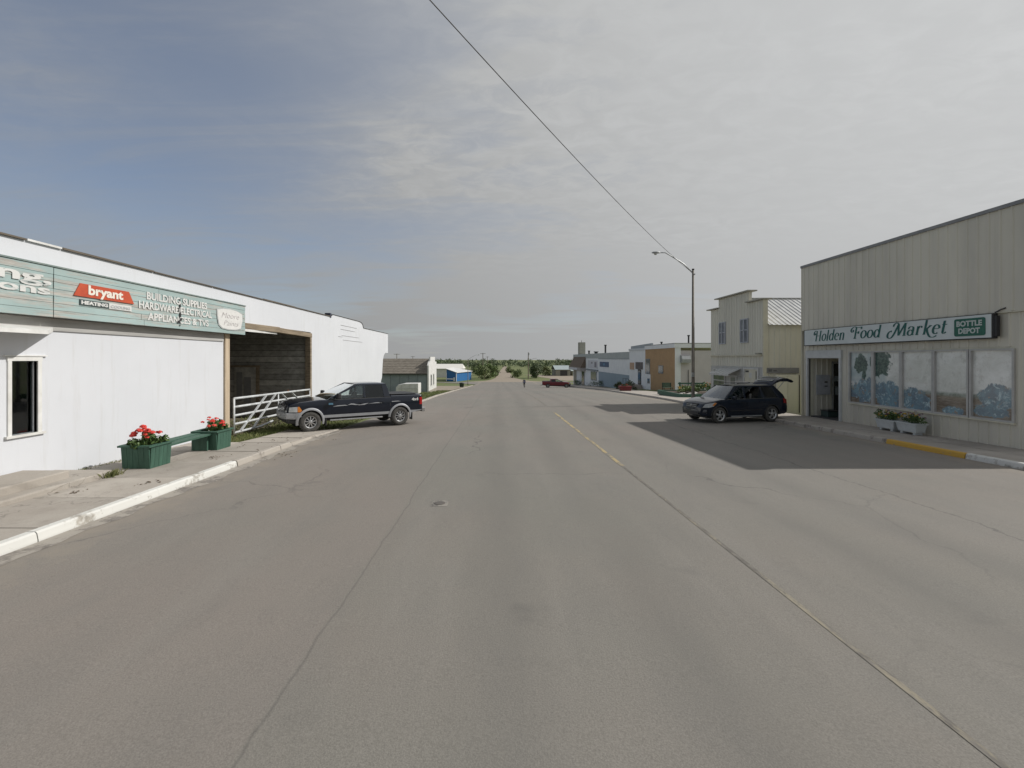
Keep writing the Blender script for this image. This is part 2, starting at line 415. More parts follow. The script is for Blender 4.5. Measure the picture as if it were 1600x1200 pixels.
def glass(name, tint, rough=.03, refl=1.0, dark=0.0):
    m = bpy.data.materials.new(name); m.use_nodes = True; nt = m.node_tree; nt.nodes.clear()
    o = nt.nodes.new('ShaderNodeOutputMaterial'); t = nt.nodes.new('ShaderNodeBsdfTransparent'); t.inputs[0].default_value = (*tint, 1)
    g = nt.nodes.new('ShaderNodeBsdfGlossy'); g.inputs['Roughness'].default_value = rough; g.inputs['Color'].default_value = (.9,.93,.95,1)
    f = nt.nodes.new('ShaderNodeFresnel'); f.inputs['IOR'].default_value = 1.52
    mm = nt.nodes.new('ShaderNodeMath'); mm.operation = 'MULTIPLY'; mm.inputs[1].default_value = refl
    x = nt.nodes.new('ShaderNodeMixShader')
    nt.links.new(f.outputs[0], mm.inputs[0]); nt.links.new(mm.outputs[0], x.inputs[0])
    nt.links.new(t.outputs[0], x.inputs[1]); nt.links.new(g.outputs[0], x.inputs[2]); nt.links.new(x.outputs[0], o.inputs[0])
    MATS[name] = m; return m
CARGLASS = glass('car_glass', (.84,.88,.87), refl=1.2)
WINDSHIELD = glass('windshield_glass', (.74,.80,.80), refl=2.6)
CARTINT = glass('car_glass_tinted', (.22,.25,.26), refl=1.2)
WINGLASS = glass('window_glass', (.60,.64,.62), refl=1.6)
INTERIOR = mat('dark_interior', (.035,.035,.034), (.05,.048,.045), 3, .9)
# ================================================================== THE SETTING
def strip(ys, xl, xr, dz, nx=1):
    m = MB(); vs = []; fs = []
    for y in ys:
        a, b = xl(y), xr(y)
        for k in range(nx + 1): vs.append((a + (b - a) * k / nx, y, G(y) + dz))
    for i in range(len(ys) - 1):
        for k in range(nx):
            p = i * (nx + 1) + k
            fs.append((p, p + 1, p + nx + 2, p + nx + 1))
    return m.add(vs, fs)
def frange(a, b, s):
    n_ = max(1, int(round((b - a) / s))); return [a + (b - a) * i / n_ for i in range(n_ + 1)]
gy = frange(-60, 200, 2) + frange(204, 400, 7) + frange(420, 1500, 40) + frange(1700, 5800, 300)
g = strip(gy, lambda y: -3500, lambda y: 3500, -.07, 6).build('ground', TURF); tag(g, kind='structure')
road = strip(frange(-40, 132, 1), lambda y: kl(y) - .08, lambda y: kr(y) + .08, 0.0, 2).build('road', ASPH); tag(road, kind='structure')
def flare(y, a, b):  # widening of the mouth towards the cross street
    t = max(0, min(1, (y - a) / (b - a))); return t * t
ix = strip(frange(132, 160, 2), lambda y: -6.6 - 16 * flare(y, 132, 158), lambda y: 15.5 + 13 * flare(y, 132, 158), 0.0, 2)
ixo = ix.build('road_junction', ASPH); tag(ixo, kind='structure')
cs = MB()
for x0, x1 in ((-140, -22.4), (28.3, 160)):
    for a, b in zip(frange(146, 160, 2)[:-1], frange(146, 160, 2)[1:]):
        cs.add([(x0,a,G(a)-.02),(x1,a,G(a)-.02),(x1,b,G(b)-.02),(x0,b,G(b)-.02)], [(0,1,2,3)])
tag(cs.build('cross_street', GRAVEL), kind='structure')
far = strip(frange(160, 700, 10), lambda y: np.interp(y, [160, 172, 200, 400, 700], [-13, -3.5, -1.2, 2.6, 9]),
            lambda y: np.interp(y, [160, 172, 200, 400, 700], [20, 11, 7.5, 8.2, 14]), -.02, 2).build('gravel_road', GRAVEL)
tag(far, kind='structure')
lot = strip(frange(64, 112, 4), lambda y: -34, lambda y: kl(y) - .9, -.025, 2).build('gravel_lot', GRAVEL); tag(lot, kind='structure')
rl = strip(frange(172, 250, 6), lambda y: np.interp(y, [172, 250], [26, 15]), lambda y: np.interp(y, [172, 250], [85, 26]), -.025, 2).build('sandy_lot', GRAVEL)
tag(rl, kind='structure')
yard = strip(frange(15.9, 23, 1), lambda y: -17, lambda y: -9.4, -.03, 2).build('passage_floor', mat('dirt', (.12,.10,.07), (.19,.16,.115), 3, .95, .5, 30))
tag(yard, kind='structure')

# --- kerbs, each stone its own piece
def kerb_side(name, fx, y0, y1, side, L=2.4):
    root = bpy.data.objects.new(name, None); COL.objects.link(root); tag(root, kind='structure')
    y = y0
    while y < y1 - .3:
        e = min(y + (L if side > 0 else L * random.uniform(.9, 1.12)), y1)
        h = .145
        if side < 0:
            h0 = float(np.interp(y, [13.6, 17.2], [.145, .03])); h1 = float(np.interp(e, [13.6, 17.2], [.145, .03]))
            if 17 < y < 24.5: y = e; continue
            if y >= 24.5: h0 = h1 = .11
        else: h0 = h1 = h
        a, b = y + .008, e - .008
        m = MB(); w = .17; jit = random.uniform(-.012, .012); jz = random.uniform(-.008, .006)
        vs = []
        for yy, hh in ((a, h0), (b, h1)):
            x0 = fx(yy) + jit; z = G(yy)
            prof = [(0, -.2), (.012, hh*.2), (.03, hh*.82), (.055, hh), (w, hh), (w, -.2)]
            for p, q in prof: vs.append((x0 + side * p, yy, z + q + jz))
        k = 6
        fs = [tuple(range(k))[::-1], tuple(k + i for i in range(k))] + [(i, (i+1) % k, k + (i+1) % k, k + i) for i in range(k)]
        m.add(vs, fs)
        mt = KERBC
        c = (a + b) / 2
        if side < 0 and (c < 8.6 or 9.3 < c < 11.2): mt = KERBW
        if side > 0 and 12.1 < c < 14.6: mt = KERBY
        elif side > 0 and c <= 12.1: mt = KERBW  # sunlit end of the right kerb: sunlight put in as white colour
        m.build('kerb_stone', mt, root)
        y = e
    return root
random.seed(11)
kerb_side('kerb', kl, 1.5, 116, -1)
random.seed(5)
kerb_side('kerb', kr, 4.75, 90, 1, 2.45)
# gutter pan of pale concrete along the left kerb
gm = MB(); ys = frange(1.5, 17.5, .25); vs = []; fs = []
for y in ys:
    wv = .30 + .07 * math.sin(y * 2.1) * math.sin(y * .9) + .05 * math.sin(y * 5.3)
    vs += [(kl(y) + .0, y, G(y) + .006), (kl(y) + wv, y, G(y) + .004)]
for i in range(len(ys) - 1): fs.append((2*i, 2*i+1, 2*i+3, 2*i+2))
tag(gm.add(vs, fs).build('gutter', worn('gutter_concrete', (.34,.31,.27), (.24,.215,.19), .45, 2)), kind='structure')

# --- pavements: a bed and slabs that can be told apart
def slab_mesh(w, l, t=.06):
    m = MB(); s = .0214 * l
    m.add([(0,0,-t),(w,0,-t),(w,l,-t-s),(0,l,-t-s),(0,0,0),(w,0,0),(w,l,-s),(0,l,-s)],
          [(0,3,2,1),(4,5,6,7),(0,1,5,4),(1,2,6,5),(2,3,7,6),(3,0,4,7)])
    return m.mesh('slab', CONC)
sw = strip(frange(-6, 14.2, 1), lambda y: XL + .02, lambda y: kl(y) - .17, .09, 1)
sw.add(strip(frange(14.2, 17.6, .5), lambda y: -8.25, lambda y: kl(y) - .15, .03, 1).v, [(2*i, 2*i+1, 2*i+3, 2*i+2) for i in range(7)])
swl = sw.build('pavement', CONC); tag(swl, kind='structure')
me1 = slab_mesh(1.44, 1.48)
y = -4.0
while y < 14.0:
    for x in (-9.53, -8.08):
        o = link('slab', me1, swl); o.location = (x, y, G(y) + .13 + random.uniform(-.006, .006)); o.rotation_euler = (random.uniform(-.003,.003), random.uniform(-.003,.003), 0)
    y += 1.5
me1b = slab_mesh(1.62, 1.1)
for i, y in enumerate((14.0, 15.15, 16.3)):
    o = link('slab', me1b, swl); o.location = (-8.1, y, G(y) + (.13, .10, .06)[i]); o.rotation_euler = (-.03, 0, 0)
sw = strip(frange(0, 36, 1), lambda y: kr(y) + .17, lambda y: 15.05, .09, 1)
swr = sw.build('pavement', CONC); tag(swr, kind='structure')
me2 = slab_mesh(1.06, 1.48)
y = 2.0
while y < 27:
    for x in (12.78, 13.855):
        o = link('slab', me2, swr); o.location = (x, y, G(y) + .13 + random.uniform(-.005, .005))
    y += 1.5
sw = strip(frange(27.1, 91, 1), lambda y: kr(y) + .17, lambda y: np.interp(y, [27, 34, 40, 91], [15.0, 16.2, 18.0, 19.0]), .13, 1).build('pavement', CONC); tag(sw, kind='structure')
sw2 = strip(frange(91, 136, 3), lambda y: 15.7 + 4 * flare(y, 100, 135), lambda y: 22.4, .10, 1).build('pavement', CONC); tag(sw2, kind='structure')

# --- paint and iron in the road
def road_sheet(name, x0, x1, y0, y1, m, dz=.004, step=1.0):
    o = strip(frange(y0, y1, step), lambda y: x0, lambda y: x1, dz, 1).build(name, m); return tag(o, kind='structure')
road_sheet('centre_line', 3.06, 3.17, 11.2, 25, LINEY)
road_sheet('centre_line', 3.08, 3.14, 2.0, 11.2, LINEO)
road_sheet('centre_line', 3.06, 3.17, 29, 60, LINEO)

# ================================================================== LETTERING
def text_mesh(body, size, mapfn, thick=.006, bold=0.0, shear=0.0, align='LEFT', width=None, spacing=1.0):
    cu = bpy.data.curves.new('lettering', 'FONT'); cu.body = body; cu.size = size; cu.extrude = 0; cu.offset = bold
    cu.shear = shear; cu.align_x = align; cu.space_character = spacing; cu.resolution_u = 3; cu.space_line = .9
    o = bpy.data.objects.new('lettering', cu); COL.objects.link(o)
    dg = bpy.context.evaluated_depsgraph_get(); me = bpy.data.meshes.new_from_object(o.evaluated_get(dg))
    bpy.data.objects.remove(o); bpy.data.curves.remove(cu)
    xs = [v.co.x for v in me.vertices]
    k = 1.0
    if width and xs: k = width / (max(xs) - min(xs))
    x0 = min(xs) if (align == 'LEFT' and xs) else 0
    m = MB()
    pts = [((v.co.x - x0) * k, v.co.y) for v in me.vertices]
    fs = [tuple(p.vertices) for p in me.polygons]
    m.add([mapfn(u, v, thick) for u, v in pts], fs)
    bpy.data.meshes.remove(me)
    return m
def onL(y0, z0, x=XL + .285):  return lambda u, v, t: (x + t, y0 + u, z0 + v)
def onR(y0, z0, x=XR - .21):   return lambda u, v, t: (x - t, y0 - u, z0 + v)

# pen strokes for the italic sign writing
def spline(pts, n=7):
    P = [Vector(p) for p in pts]; out_ = []
    if len(P) == 2: return P
    for i in range(len(P) - 1):
        p0, p1, p2, p3 = P[max(i-1,0)], P[i], P[i+1], P[min(i+2, len(P)-1)]
        for k in range(n):
            t = k / n
            out_.append(.5 * ((2*p1) + (p2-p0)*t + (2*p0-5*p1+4*p2-p3)*t*t + (3*p1-p0-3*p2+p3)*t**3))
    out_.append(P[-1]); return out_
def ring(cx, cy, rx, ry, a0=0, a1=360, n=14):
    return [(cx + rx*math.cos(R(a0 + (a1-a0)*i/n)), cy + ry*math.sin(R(a0 + (a1-a0)*i/n))) for i in range(n+1)]
GL = {
 'H': (.72, [[(.17,.72),(.17,0)],[(.56,.72),(.56,0)],[(.17,.37),(.56,.37)],[(.08,.0),(.27,.0)],[(.47,0),(.66,0)],[(.47,.72),(.66,.72)],
       [(.19,.71),(.06,.74),(-.08,.68),(-.13,.55),(-.08,.45),(.0,.47),(.02,.55)]], [(.01,.53)]),
 'F': (.58, [[(.2,.72),(.2,0)],[(.2,.71),(.45,.71),(.58,.72),(.6,.6)],[(.2,.38),(.42,.38)],[(.42,.46),(.42,.3)],[(.09,0),(.32,0)],
       [(.22,.71),(.05,.76),(-.13,.69),(-.19,.54),(-.12,.43),(-.02,.46),(.0,.55)]], [(-.01,.53)]),
 'M': (1.02, [[(.42,.70),(.54,.02)],[(.54,.02),(.86,.72)],[(.86,.72),(.90,0)],[(.8,0),(1.0,0)],[(.86,.71),(.98,.71)],
       [(.43,.70),(.30,.76),(.16,.70),(.10,.6)],
       [(.43,.68),(.34,.42),(.20,.06),(.04,-.12),(-.14,-.08),(-.20,.08),(-.12,.25),(.0,.3)]], [(.01,.29),(.11,.6)]),
 'o': (.46, [ring(.22,.24,.18,.24,0,360,18)], []),
 'l': (.24, [[(.1,.76),(.1,0)],[(.03,.75),(.1,.75)],[(.02,0),(.19,0)]], []),
 'd': (.50, [ring(.2,.24,.16,.24,20,340,16),[(.37,.76),(.37,0)],[(.3,.75),(.37,.75)],[(.37,0),(.46,.01)]], []),
 'e': (.42, [[(.05,.27),(.34,.27)], ring(.2,.24,.17,.24,8,310,16)], []),
 'n': (.52, [[(.1,.47),(.1,0)],[(.03,.46),(.1,.46)],[(.1,.33),(.2,.46),(.32,.46),(.38,.36),(.38,0)],[(.02,0),(.18,0)],[(.31,0),(.47,0)]], []),
 'a': (.50, [ring(.2,.14,.15,.15,30,330,14),[(.06,.4),(.16,.48),(.3,.46),(.36,.36),(.36,.06),(.45,.01)]], [(.07,.39)]),
 'r': (.40, [[(.1,.47),(.1,0)],[(.03,.46),(.1,.46)],[(.1,.32),(.2,.46),(.32,.45)],[(.02,0),(.2,0)]], [(.31,.42)]),
 'k': (.50, [[(.1,.78),(.1,0)],[(.03,.77),(.1,.77)],[(.1,.2),(.38,.46)],[(.3,.46),(.46,.46)],[(.02,0),(.18,0)],
       [(.2,.28),(.30,.05),(.45,-.14),(.65,-.18),(.82,-.10)]], []),
 't': (.34, [[(.13,.66),(.13,.1),(.2,.0),(.32,.06)],[(.02,.46),(.3,.46)]], []),
 ' ': (.16, [], []),
}
def pen_text(body, h, mapfn, width, thin=.035, thick=.13, slant=.22, track=.03):
    m = MB(); x = 0; polys = []
    for ch in body:
        adv, strokes, balls = GL[ch]
        for st in strokes:
            pts = spline(st) if len(st) < 12 else [Vector(p) for p in st]
            pts = [Vector((p[0] + x, p[1])) for p in pts]
            Ls, Rs = [], []
            for i, p in enumerate(pts):
                d = pts[min(i+1, len(pts)-1)] - pts[max(i-1, 0)]
                d = d.normalized() if d.length > 1e-6 else Vector((1,0))
                w = thin + (thick - thin) * abs(d.y) ** 1.4
                nn = Vector((-d.y, d.x)) * w / 2
                Ls.append(p + nn); Rs.append(p - nn)
            for i in range(len(pts) - 1): polys.append([Ls[i], Rs[i], Rs[i+1], Ls[i+1]])
        for bx, by in balls:
            polys.append([Vector((bx + x + .055*math.cos(a*math.pi/4), by + .055*math.sin(a*math.pi/4))) for a in range(8)])
        x += adv + track
    kx = width / (x * h)
    for i, pl in enumerate(polys):
        m.add([mapfn((p.x + slant * p.y) * h * kx, p.y * h, .004 + .0006 * (i % 6)) for p in pl], [tuple(range(len(pl)))])
    return m

# ================================================================== LEFT: WHITE WORKSHOP
bl = thing('workshop_building', (XL, 10, G(10)), 'long low white stucco workshop with teal sign board and open gateway on the left', 'building')
def wbox(y0, y1, z0, z1, name='wall', m=STUCCO, x0=XL - .2, x1=XL, bevel=0):
    return MB().box(x0, x1, y0, y1, z0, z1).build(name, m, bl, bevel=bevel)
wl = MB()
for (y0, y1, z0, z1) in ((-3, 7.55, -.6, 4.83), (7.55, 8.55, 2.25, 4.83), (8.55, 8.78, -.6, 4.83), (8.78, 9.28, -.6, .93), (8.78, 9.28, 2.40, 4.83),
                         (9.28, 15.58, -.7, 4.83), (15.58, 22.85, 3.78, 4.83), (22.85, 25.6, -.9, 4.83)):
    wl.box(XL - .2, XL, y0, y1, z0, z1)
wl.box(-22, XL - .2, -3, -2.8, -.6, 4.6).box(-22, XL - .2, 15.35, 15.58, -.6, 4.6).box(-22.2, -22, -3, 25.6, -1, 4.6)
wl.build('wall', STUCCO, bl)
MB().box(-22, XL - .2, -3, 25.6, 4.6, 4.72).build('roof', DARK, bl)
# the weathered cap along the roof edge, in lengths
random.seed(3)
CAPW = mat('roof_edge_wood', (.085,.07,.055), (.16,.135,.105), 3, .9, .3, 20, stretch=(1,.25,4))
for a, b, m_ in ((-3, 1.5, CAPW), (1.5, 5.2, CAPW), (5.2, 9.04, CAPW), (9.04, 9.78, WHITEP), (9.78, 12.4, CAPW), (12.4, 15.0, CAPW), (15.0, 18.2, CAPW), (18.2, 21.0, CAPW), (21.0, 23.4, CAPW), (23.4, 25.42, CAPW)):
    MB().box(XL - .24, XL + .05, a + .01, b - .01, 4.832, 4.872 + random.uniform(-.014, .012)).build('roof_cap', m_, bl)
# narrow window
wf = MB()
wf.box(XL - .06, XL + .028, 8.71, 8.78, .93, 2.40).box(XL - .06, XL + .028, 9.28, 9.36, .93, 2.40).box(XL - .06, XL + .03, 8.70, 9.37, 2.40, 2.48)
wfr = wf.build('window', WHITEP, bl)
MB().box(XL - .10, XL - .09, 8.78, 9.28, .93, 2.40).build('pane', WINGLASS, wfr)
MB().box(XL - .199, XL - .19, 8.775, 9.285, .92, 2.41).build('dark_backing', mat('dark_room_backing', (.012,.014,.013), (.03,.032,.028), 2, .6), wfr)  # dark sheet behind the pane stands in for the unlit room
MB().box(XL - .06, XL + .055, 8.66, 9.42, .88, .93).build('sill', WHITEP, wfr)
MB().box(XL + .002, XL + .045, 8.64, 9.46, 2.49, 2.515).build('head_moulding', WHITEP, wfr)
dd = MB().box(XL - .10, XL - .05, 7.62, 8.48, G(8) + .42, 2.2).build('door', mat('grey_door', (.42,.43,.44), (.36,.37,.38), 3, .5), bl)
MB().box(XL - .05, XL - .01, 8.36, 8.41, 1.05, 1.15).build('handle', STEEL, dd)
MB().box(XL - .04, XL + .03, 8.48, 8.56, G(8) + .3, 2.3).box(XL - .04, XL + .03, 7.54, 7.62, G(8) + .3, 2.3).build('door_frame', WHITEP, bl)
MB().box(XL + .001, XL + .035, 4.5, 15.55, 3.04, 3.30).build('weathered_shadow_board', mat('grey_weathered_shadow', (.34,.335,.32), (.46,.455,.44), 2, .85, .2, 20, stretch=(1,.3,4)), bl)  # weathered wood; its grey also fills in for the sign's shadow band
# small hood over the door
cn = MB(); cn.add([(XL, 5.2, 3.02), (XL + .62, 5.2, 2.93), (XL + .62, 8.9, 2.93), (XL, 9.62, 3.02), (XL, 5.2, 3.12), (XL + .62, 5.2, 3.01), (XL + .62, 8.9, 3.01), (XL, 9.62, 3.12)],
       [(0,3,2,1),(4,5,6,7),(0,1,5,4),(1,2,6,5),(2,3,7,6),(3,0,4,7)])
cn.build('door_hood', WHITEP, bl)
# timbers of the gateway
MB().box(XL - .22, XL + .06, 15.60, 15.86, -.5, 3.32).build('gate_post', WOODT, bl, bevel=.01)
MB().box(XL - .22, XL + .055, 15.604, 15.856, 3.32, 3.55).build('post_head', mat('teal_paint', (.10,.24,.24), (.15,.30,.29), 4, .7), bl)
MB().box(XL - .22, XL + .05, 22.70, 22.88, -.7, 3.60).build('gate_post', WOODW, bl, bevel=.015)
MB().bar((XL - .08, 15.6, 3.66), (XL - .08, 19.5, 3.69), .30, .24).build('lintel', WOODW, bl, bevel=.02)
MB().bar((XL - .09, 19.45, 3.68), (XL - .09, 22.9, 3.62), .30, .22).build('lintel', WOODW, bl, bevel=.02)
MB().bar((XL + .09, 16.1, 3.50), (XL - .04, 19.4, 3.54), .05, .09).build('soffit_strip', WHITEP, bl)
# the board wall inside the gateway (shaded side of the passage)
random.seed(21)
for i in range(15):
    z0 = -.75 + i * .3
    MB().box(-17, XL - .24, 22.86 - random.uniform(.0, .03), 22.96, z0 + .012, z0 + .292).build('board', WOODG, bl)
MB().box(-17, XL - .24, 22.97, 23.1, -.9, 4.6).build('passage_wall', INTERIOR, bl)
for i in range(12):
    MB().box(-17.1, -17.0, 15.9 + i * .58, 16.46 + i * .58, -.8, 4.55).build('board', WOODG, bl)
dr = MB().box(-13.4, -12.3, 22.78, 22.83, -.6, 2.0).build('passage_door', WOODG, bl)
for a, b, c, d_ in ((-13.28, -13.0, .3, 1.75), (-12.9, -12.55, .2, 1.5)):
    MB().box(a, b, 22.755, 22.78, c, d_).build('door_panel', mat('faded_panel', (.24,.24,.24), (.15,.15,.15), 2, .8), dr)
MB().box(-13.6, -12.1, 22.76, 22.84, 2.0, 2.1).box(-12.3, -12.15, 22.76, 22.84, -.6, 2.0).build('door_casing', WOODW, bl)
# concrete stoop in front of the door
st = thing('stoop', (XL + .5, 8, G(8)), 'low cracked concrete door step against the white wall', 'step')
MB().box(XL + .01, XL + .95, 5.6, 9.0, G(8), G(9) + .40).build('upper_step', CONC, st, bevel=.025)
MB().box(XL + .01, XL + 1.25, 5.6, 9.65, G(8) - .1, G(9) + .25).build('lower_step', CONC, st, bevel=.03)

# ---- the teal sign board
sg = thing('sign_board', (XL + .2, 12, 3.3), 'long weathered teal plank sign with white lettering above the white wall', 'sign')
SX = XL + .22
random.seed(9)
for (ya, yb) in ((4.5, 9.35), (9.36, 16.45)):
    for i in range(7):
        z0 = 3.31 + i * .149
        cuts = [ya, yb] if ya < 5 else [ya, ya + random.uniform(2.2, 4.6), yb]
        for a, b in zip(cuts[:-1], cuts[1:]):
            MB().box(SX, SX + .05 + random.uniform(-.006, .006), a + .004, b - .004, z0 + .004, z0 + .146).build('plank', SIGNT, sg)
MB().box(XL + .002, SX - .002, 4.5, 16.43, 3.33, 4.33).build('sign_frame', WOODW, sg)
MB().box(XL + .002, SX + .075, 4.48, 16.47, 4.358, 4.39).build('top_trim', mat('teal_trim', (.15,.20,.19), (.22,.26,.24), 4, .8), sg)
TX = SX + .06
def LT(y0, z0): return onL(y0, z0, TX)
SIGNW = worn('sign_white_paint', (.66,.66,.64), (.46,.50,.49), .33, 2.2, .8, (1,.4,3))
text_mesh('ng,', .34, LT(8.28, 3.99), bold=.010, width=1.02).build('lettering', SIGNW, sg)
text_mesh('ions', .25, LT(8.15, 3.765), bold=.008, width=1.12).build('lettering', SIGNW, sg)
lp = MB().prism([(9.78, 3.83), (11.40, 3.83), (11.24, 4.12), (9.93, 4.12)], lambda a, b, t: (TX + t, a, b), 0, .014).build('logo_plate', mat('logo_red', (.52,.085,.03), (.42,.06,.025), 6, .6), sg)
text_mesh('bryant', .285, onL(10.12, 3.90, TX + .016), bold=.011, width=.94).build('lettering', mat('cream_letter', (.74,.70,.62), None, rough=.7), lp)
bk = MB().box(TX, TX + .012, 9.92, 10.66, 3.64, 3.765).build('name_plate', mat('plate_black', (.05,.07,.07), None, rough=.6), sg)
text_mesh('HEATING', .105, onL(9.95, 3.665, TX + .014), bold=.006, width=.68).build('lettering', SIGNW, bk)
bw = MB().box(TX, TX + .012, 10.67, 11.32, 3.635, 3.765).build('name_plate', SIGNW, sg)
text_mesh('COOLING', .09, onL(10.71, 3.665, TX + .014), bold=.002, width=.56).build('lettering', mat('plate_grey', (.42,.44,.45), None), bw)
for body, y0, z0, w in (('BUILDING SUPPLIES', 11.82, 4.02, 2.45), ('HARDWARE\u00b7ELECTRICAL', 11.56, 3.76, 2.95), ('APPLIANCES & TVS', 11.85, 3.475, 2.5)):
    text_mesh(body, .27, LT(y0, z0), bold=.009, width=w).build('lettering', SIGNW, sg)
tar = MB()
for (yy, z0, z1, w) in ((13.05, 4.10, 4.2, .03), (13.05, 3.93, 4.04, .07), (13.0, 3.80, 3.93, .04), (13.06, 3.64, 3.80, .07), (13.08, 3.54, 3.64, .09), (13.0, 3.46, 3.56, .13), (13.05, 3.38, 3.46, .03)):
    tar.add([(TX + .012, yy - w*.5, z0), (TX + .012, yy + w*.6, z0 + .02), (TX + .012, yy + w*.4, z1), (TX + .012, yy - w*.4, z1 - .02)], [(0,1,2,3)])
tar.build('tar_streak', BLACKP, sg)
shp = [(14.78, 4.06), (15.1, 4.12), (15.5, 4.14), (15.9, 4.11), (16.2, 4.03), (16.22, 3.8), (16.12, 3.52), (15.8, 3.46), (15.4, 3.45), (15.05, 3.48), (14.88, 3.58), (14.80, 3.85)]
MB().prism([((a - 15.5)*1.05 + 15.5, (b - 3.8)*1.08 + 3.8) for a, b in shp], lambda a, b, t: (TX + t, a, b), -.002, .012).build('badge_edge', mat('badge_grey', (.40,.42,.42), None), sg)
sh = MB().prism(shp, lambda a, b, t: (TX + t, a, b), 0, .018).build('badge', mat('badge_white', (.70,.69,.67), (.62,.62,.6), 4, .6), sg)
text_mesh('Moore', .27, onL(15.0, 3.83, TX + .020), bold=-.004, shear=.3, width=1.0).build('lettering', mat('badge_ink', (.45,.42,.42), None), sh)
text_mesh('Paints', .24, onL(15.12, 3.58, TX + .020), bold=-.004, shear=.3, width=.85).build('lettering', MATS['badge_ink'], sh)

# ---- the false-front building that carries on the white wall
ff = thing('false_front_building', (XL, 31, G(31)), 'white false front building with stepped parapet behind the pickup truck', 'building')
ol = [(25.6, -1.2), (25.6, 4.72), (25.72, 4.90), (25.9, 4.98), (30.7, 4.98), (31.2, 4.95), (31.55, 4.85), (31.7, 4.68), (31.8, 4.59), (38.9, 4.58), (38.9, 2.92),
      (38.0, 2.92), (37.55, 2.75), (37.25, 2.4), (37.1, 1.9), (36.9, .9), (36.6, .6), (36.6, -1.4)]
MB().prism(ol, lambda a, b, t: (t, a, b), XL - .22, XL).build('front_wall', STUCCO, ff)
MB().box(-21, XL - .22, 25.7, 36.2, -1.4, 4.0).build('body_wall', STUCCO, ff)
rf = MB().add([(-21.3, 25.4, 3.95), (XL - .23, 25.4, 3.95), (XL - .23, 30.9, 4.75), (-21.3, 30.9, 4.75), (XL - .23, 36.5, 3.95), (-21.3, 36.5, 3.95)], [(0,1,2,3), (3,2,4,5)])
rf.build('roof', DARK, ff)
for a, b, z in ((27.2, 30.3, 4.47), (27.2, 29.9, 4.22), (27.4, 30.8, 3.85), (27.6, 31.5, 3.58), (26.8, 27.5, 3.76)):
    MB().box(XL, XL + .018, a, b, z, z + .022).build('ledge', mat('ledge_grey', (.42,.42,.43), None), ff)
cap = MB()
for (a, za), (b, zb) in zip(ol[2:9], ol[3:10]): cap.bar((XL - .1, a, za + .012), (XL - .1, b, zb + .012), .27, .022, up=(0, -.3, 1))
cap.build('parapet_cap', DARK, ff)
MB().box(XL - .28, XL + .03, 25.42, 25.62, 4.78, 5.03).build('parapet_end', mat('navy_trim', (.03,.035,.06), None), ff)

# ---- the steel gate across the gateway
gt = thing('tube_gate', (XL + .12, 19.5, G(19.5)), 'white tubular steel farm gate across the dark gateway', 'gate')
gx = XL + .16; ya, yb = 15.94, 22.35
def gp(y, k): # k-th rail height
    return (gx, y, np.interp(y, [ya, yb], [1.02, .90]) - k * np.interp(y, [ya, yb], [.305, .30]))
for k in range(5):
    e = yb if k < 4 else 18.6
    pts = [gp(yy, k) for yy in frange(ya, e, .8)]
    if k == 4: pts[-1] = (gx + .03, e, pts[-1][2] + .10)
    MB().tube(pts, .044, 8).build('rail', WHITEG, gt, smooth=True)
for yy in (ya, yb): MB().tube([gp(yy, 0), gp(yy, 3.95)], .036, 8).build('stile', WHITEG, gt, smooth=True)
MB().tube([gp(19.15, 0), gp(19.15, 3)], .032, 8).build('stile', WHITEG, gt, smooth=True)
for a, b in ((16.3, 18.1), (17.15, 18.85)):
    MB().bar(Vector(gp(a, 3.9)) + Vector((.03,0,0)), Vector(gp(b, .05)) + Vector((.03,0,0)), .02, .09, up=(1,0,0)).build('brace', WHITEG, gt)
for a, b in ((20.9, 19.35), (21.9, 20.3)):
    MB().bar(Vector(gp(a, 2.9)) + Vector((.03,0,0)), Vector(gp(b, .05)) + Vector((.03,0,0)), .02, .09, up=(1,0,0)).build('brace', WHITEG, gt)
MB().tube([Vector(gp(20.0, 0)) + Vector((0,0,-.03)), Vector(gp(20.0, 0)) + Vector((.02,.02,.10))], .025, 6).build('latch', mat('rust', (.35,.13,.05), (.25,.09,.04), 8, .8), gt)
# ================================================================== RIGHT: FOOD MARKET
mk = thing('market_building', (XR, 17, G(17)), 'grey beige metal clad food market with five poster covered shop windows', 'building')
def ribbed(w, h, pitch=.3, d=.028, slope=0.0):
    """ribbed sheet in local coords: u in 0..w, z in 0..h, relief towards +n"""
    us = [0.0]; ds = [0.0]; nrib = max(1, int(round(w / pitch))); p = w / nrib
    for i in range(nrib):
        c = (i + .5) * p
        for q, e in ((-.040, 0), (-.020, d), (.020, d), (.040, 0)): us.append(c + q); ds.append(e)
    us.append(w - .003); ds.append(0.0)
    return us, ds
SHEETS = {}
def siding(parent, x, y0, y1, z0, z1, sgn, m, pw=.92, name='siding_panel', axis='y', pitch=.3):
    """clad a wall with separate ribbed sheets; sgn: direction of the relief along x (or y)"""
    np_ = max(1, int(round(abs(y1 - y0) / pw))); w = abs(y1 - y0) / np_
    L = parent.matrix_basis.translation
    for i in range(np_):
        key = (round(w, 3), round(z1 - z0, 3), sgn, m.name, axis, pitch)
        if key not in SHEETS:
            us, ds = ribbed(w, z1 - z0, pitch); b = MB(); vs = []
            for u, d in zip(us, ds):
                for z in (0, z1 - z0):
                    vs.append((sgn * d, u, z) if axis == 'y' else (u, sgn * d, z))
            k = len(us); fs = [(2*j, 2*j+2, 2*j+3, 2*j+1) for j in range(k - 1)]
            SHEETS[key] = b.add(vs, fs).mesh(name, m)
        o = link(name, SHEETS[key], parent)
        a = min(y0, y1) + i * w
        o.location = (Vector((x, a, z0)) if axis == 'y' else Vector((a, x, z0))) - L
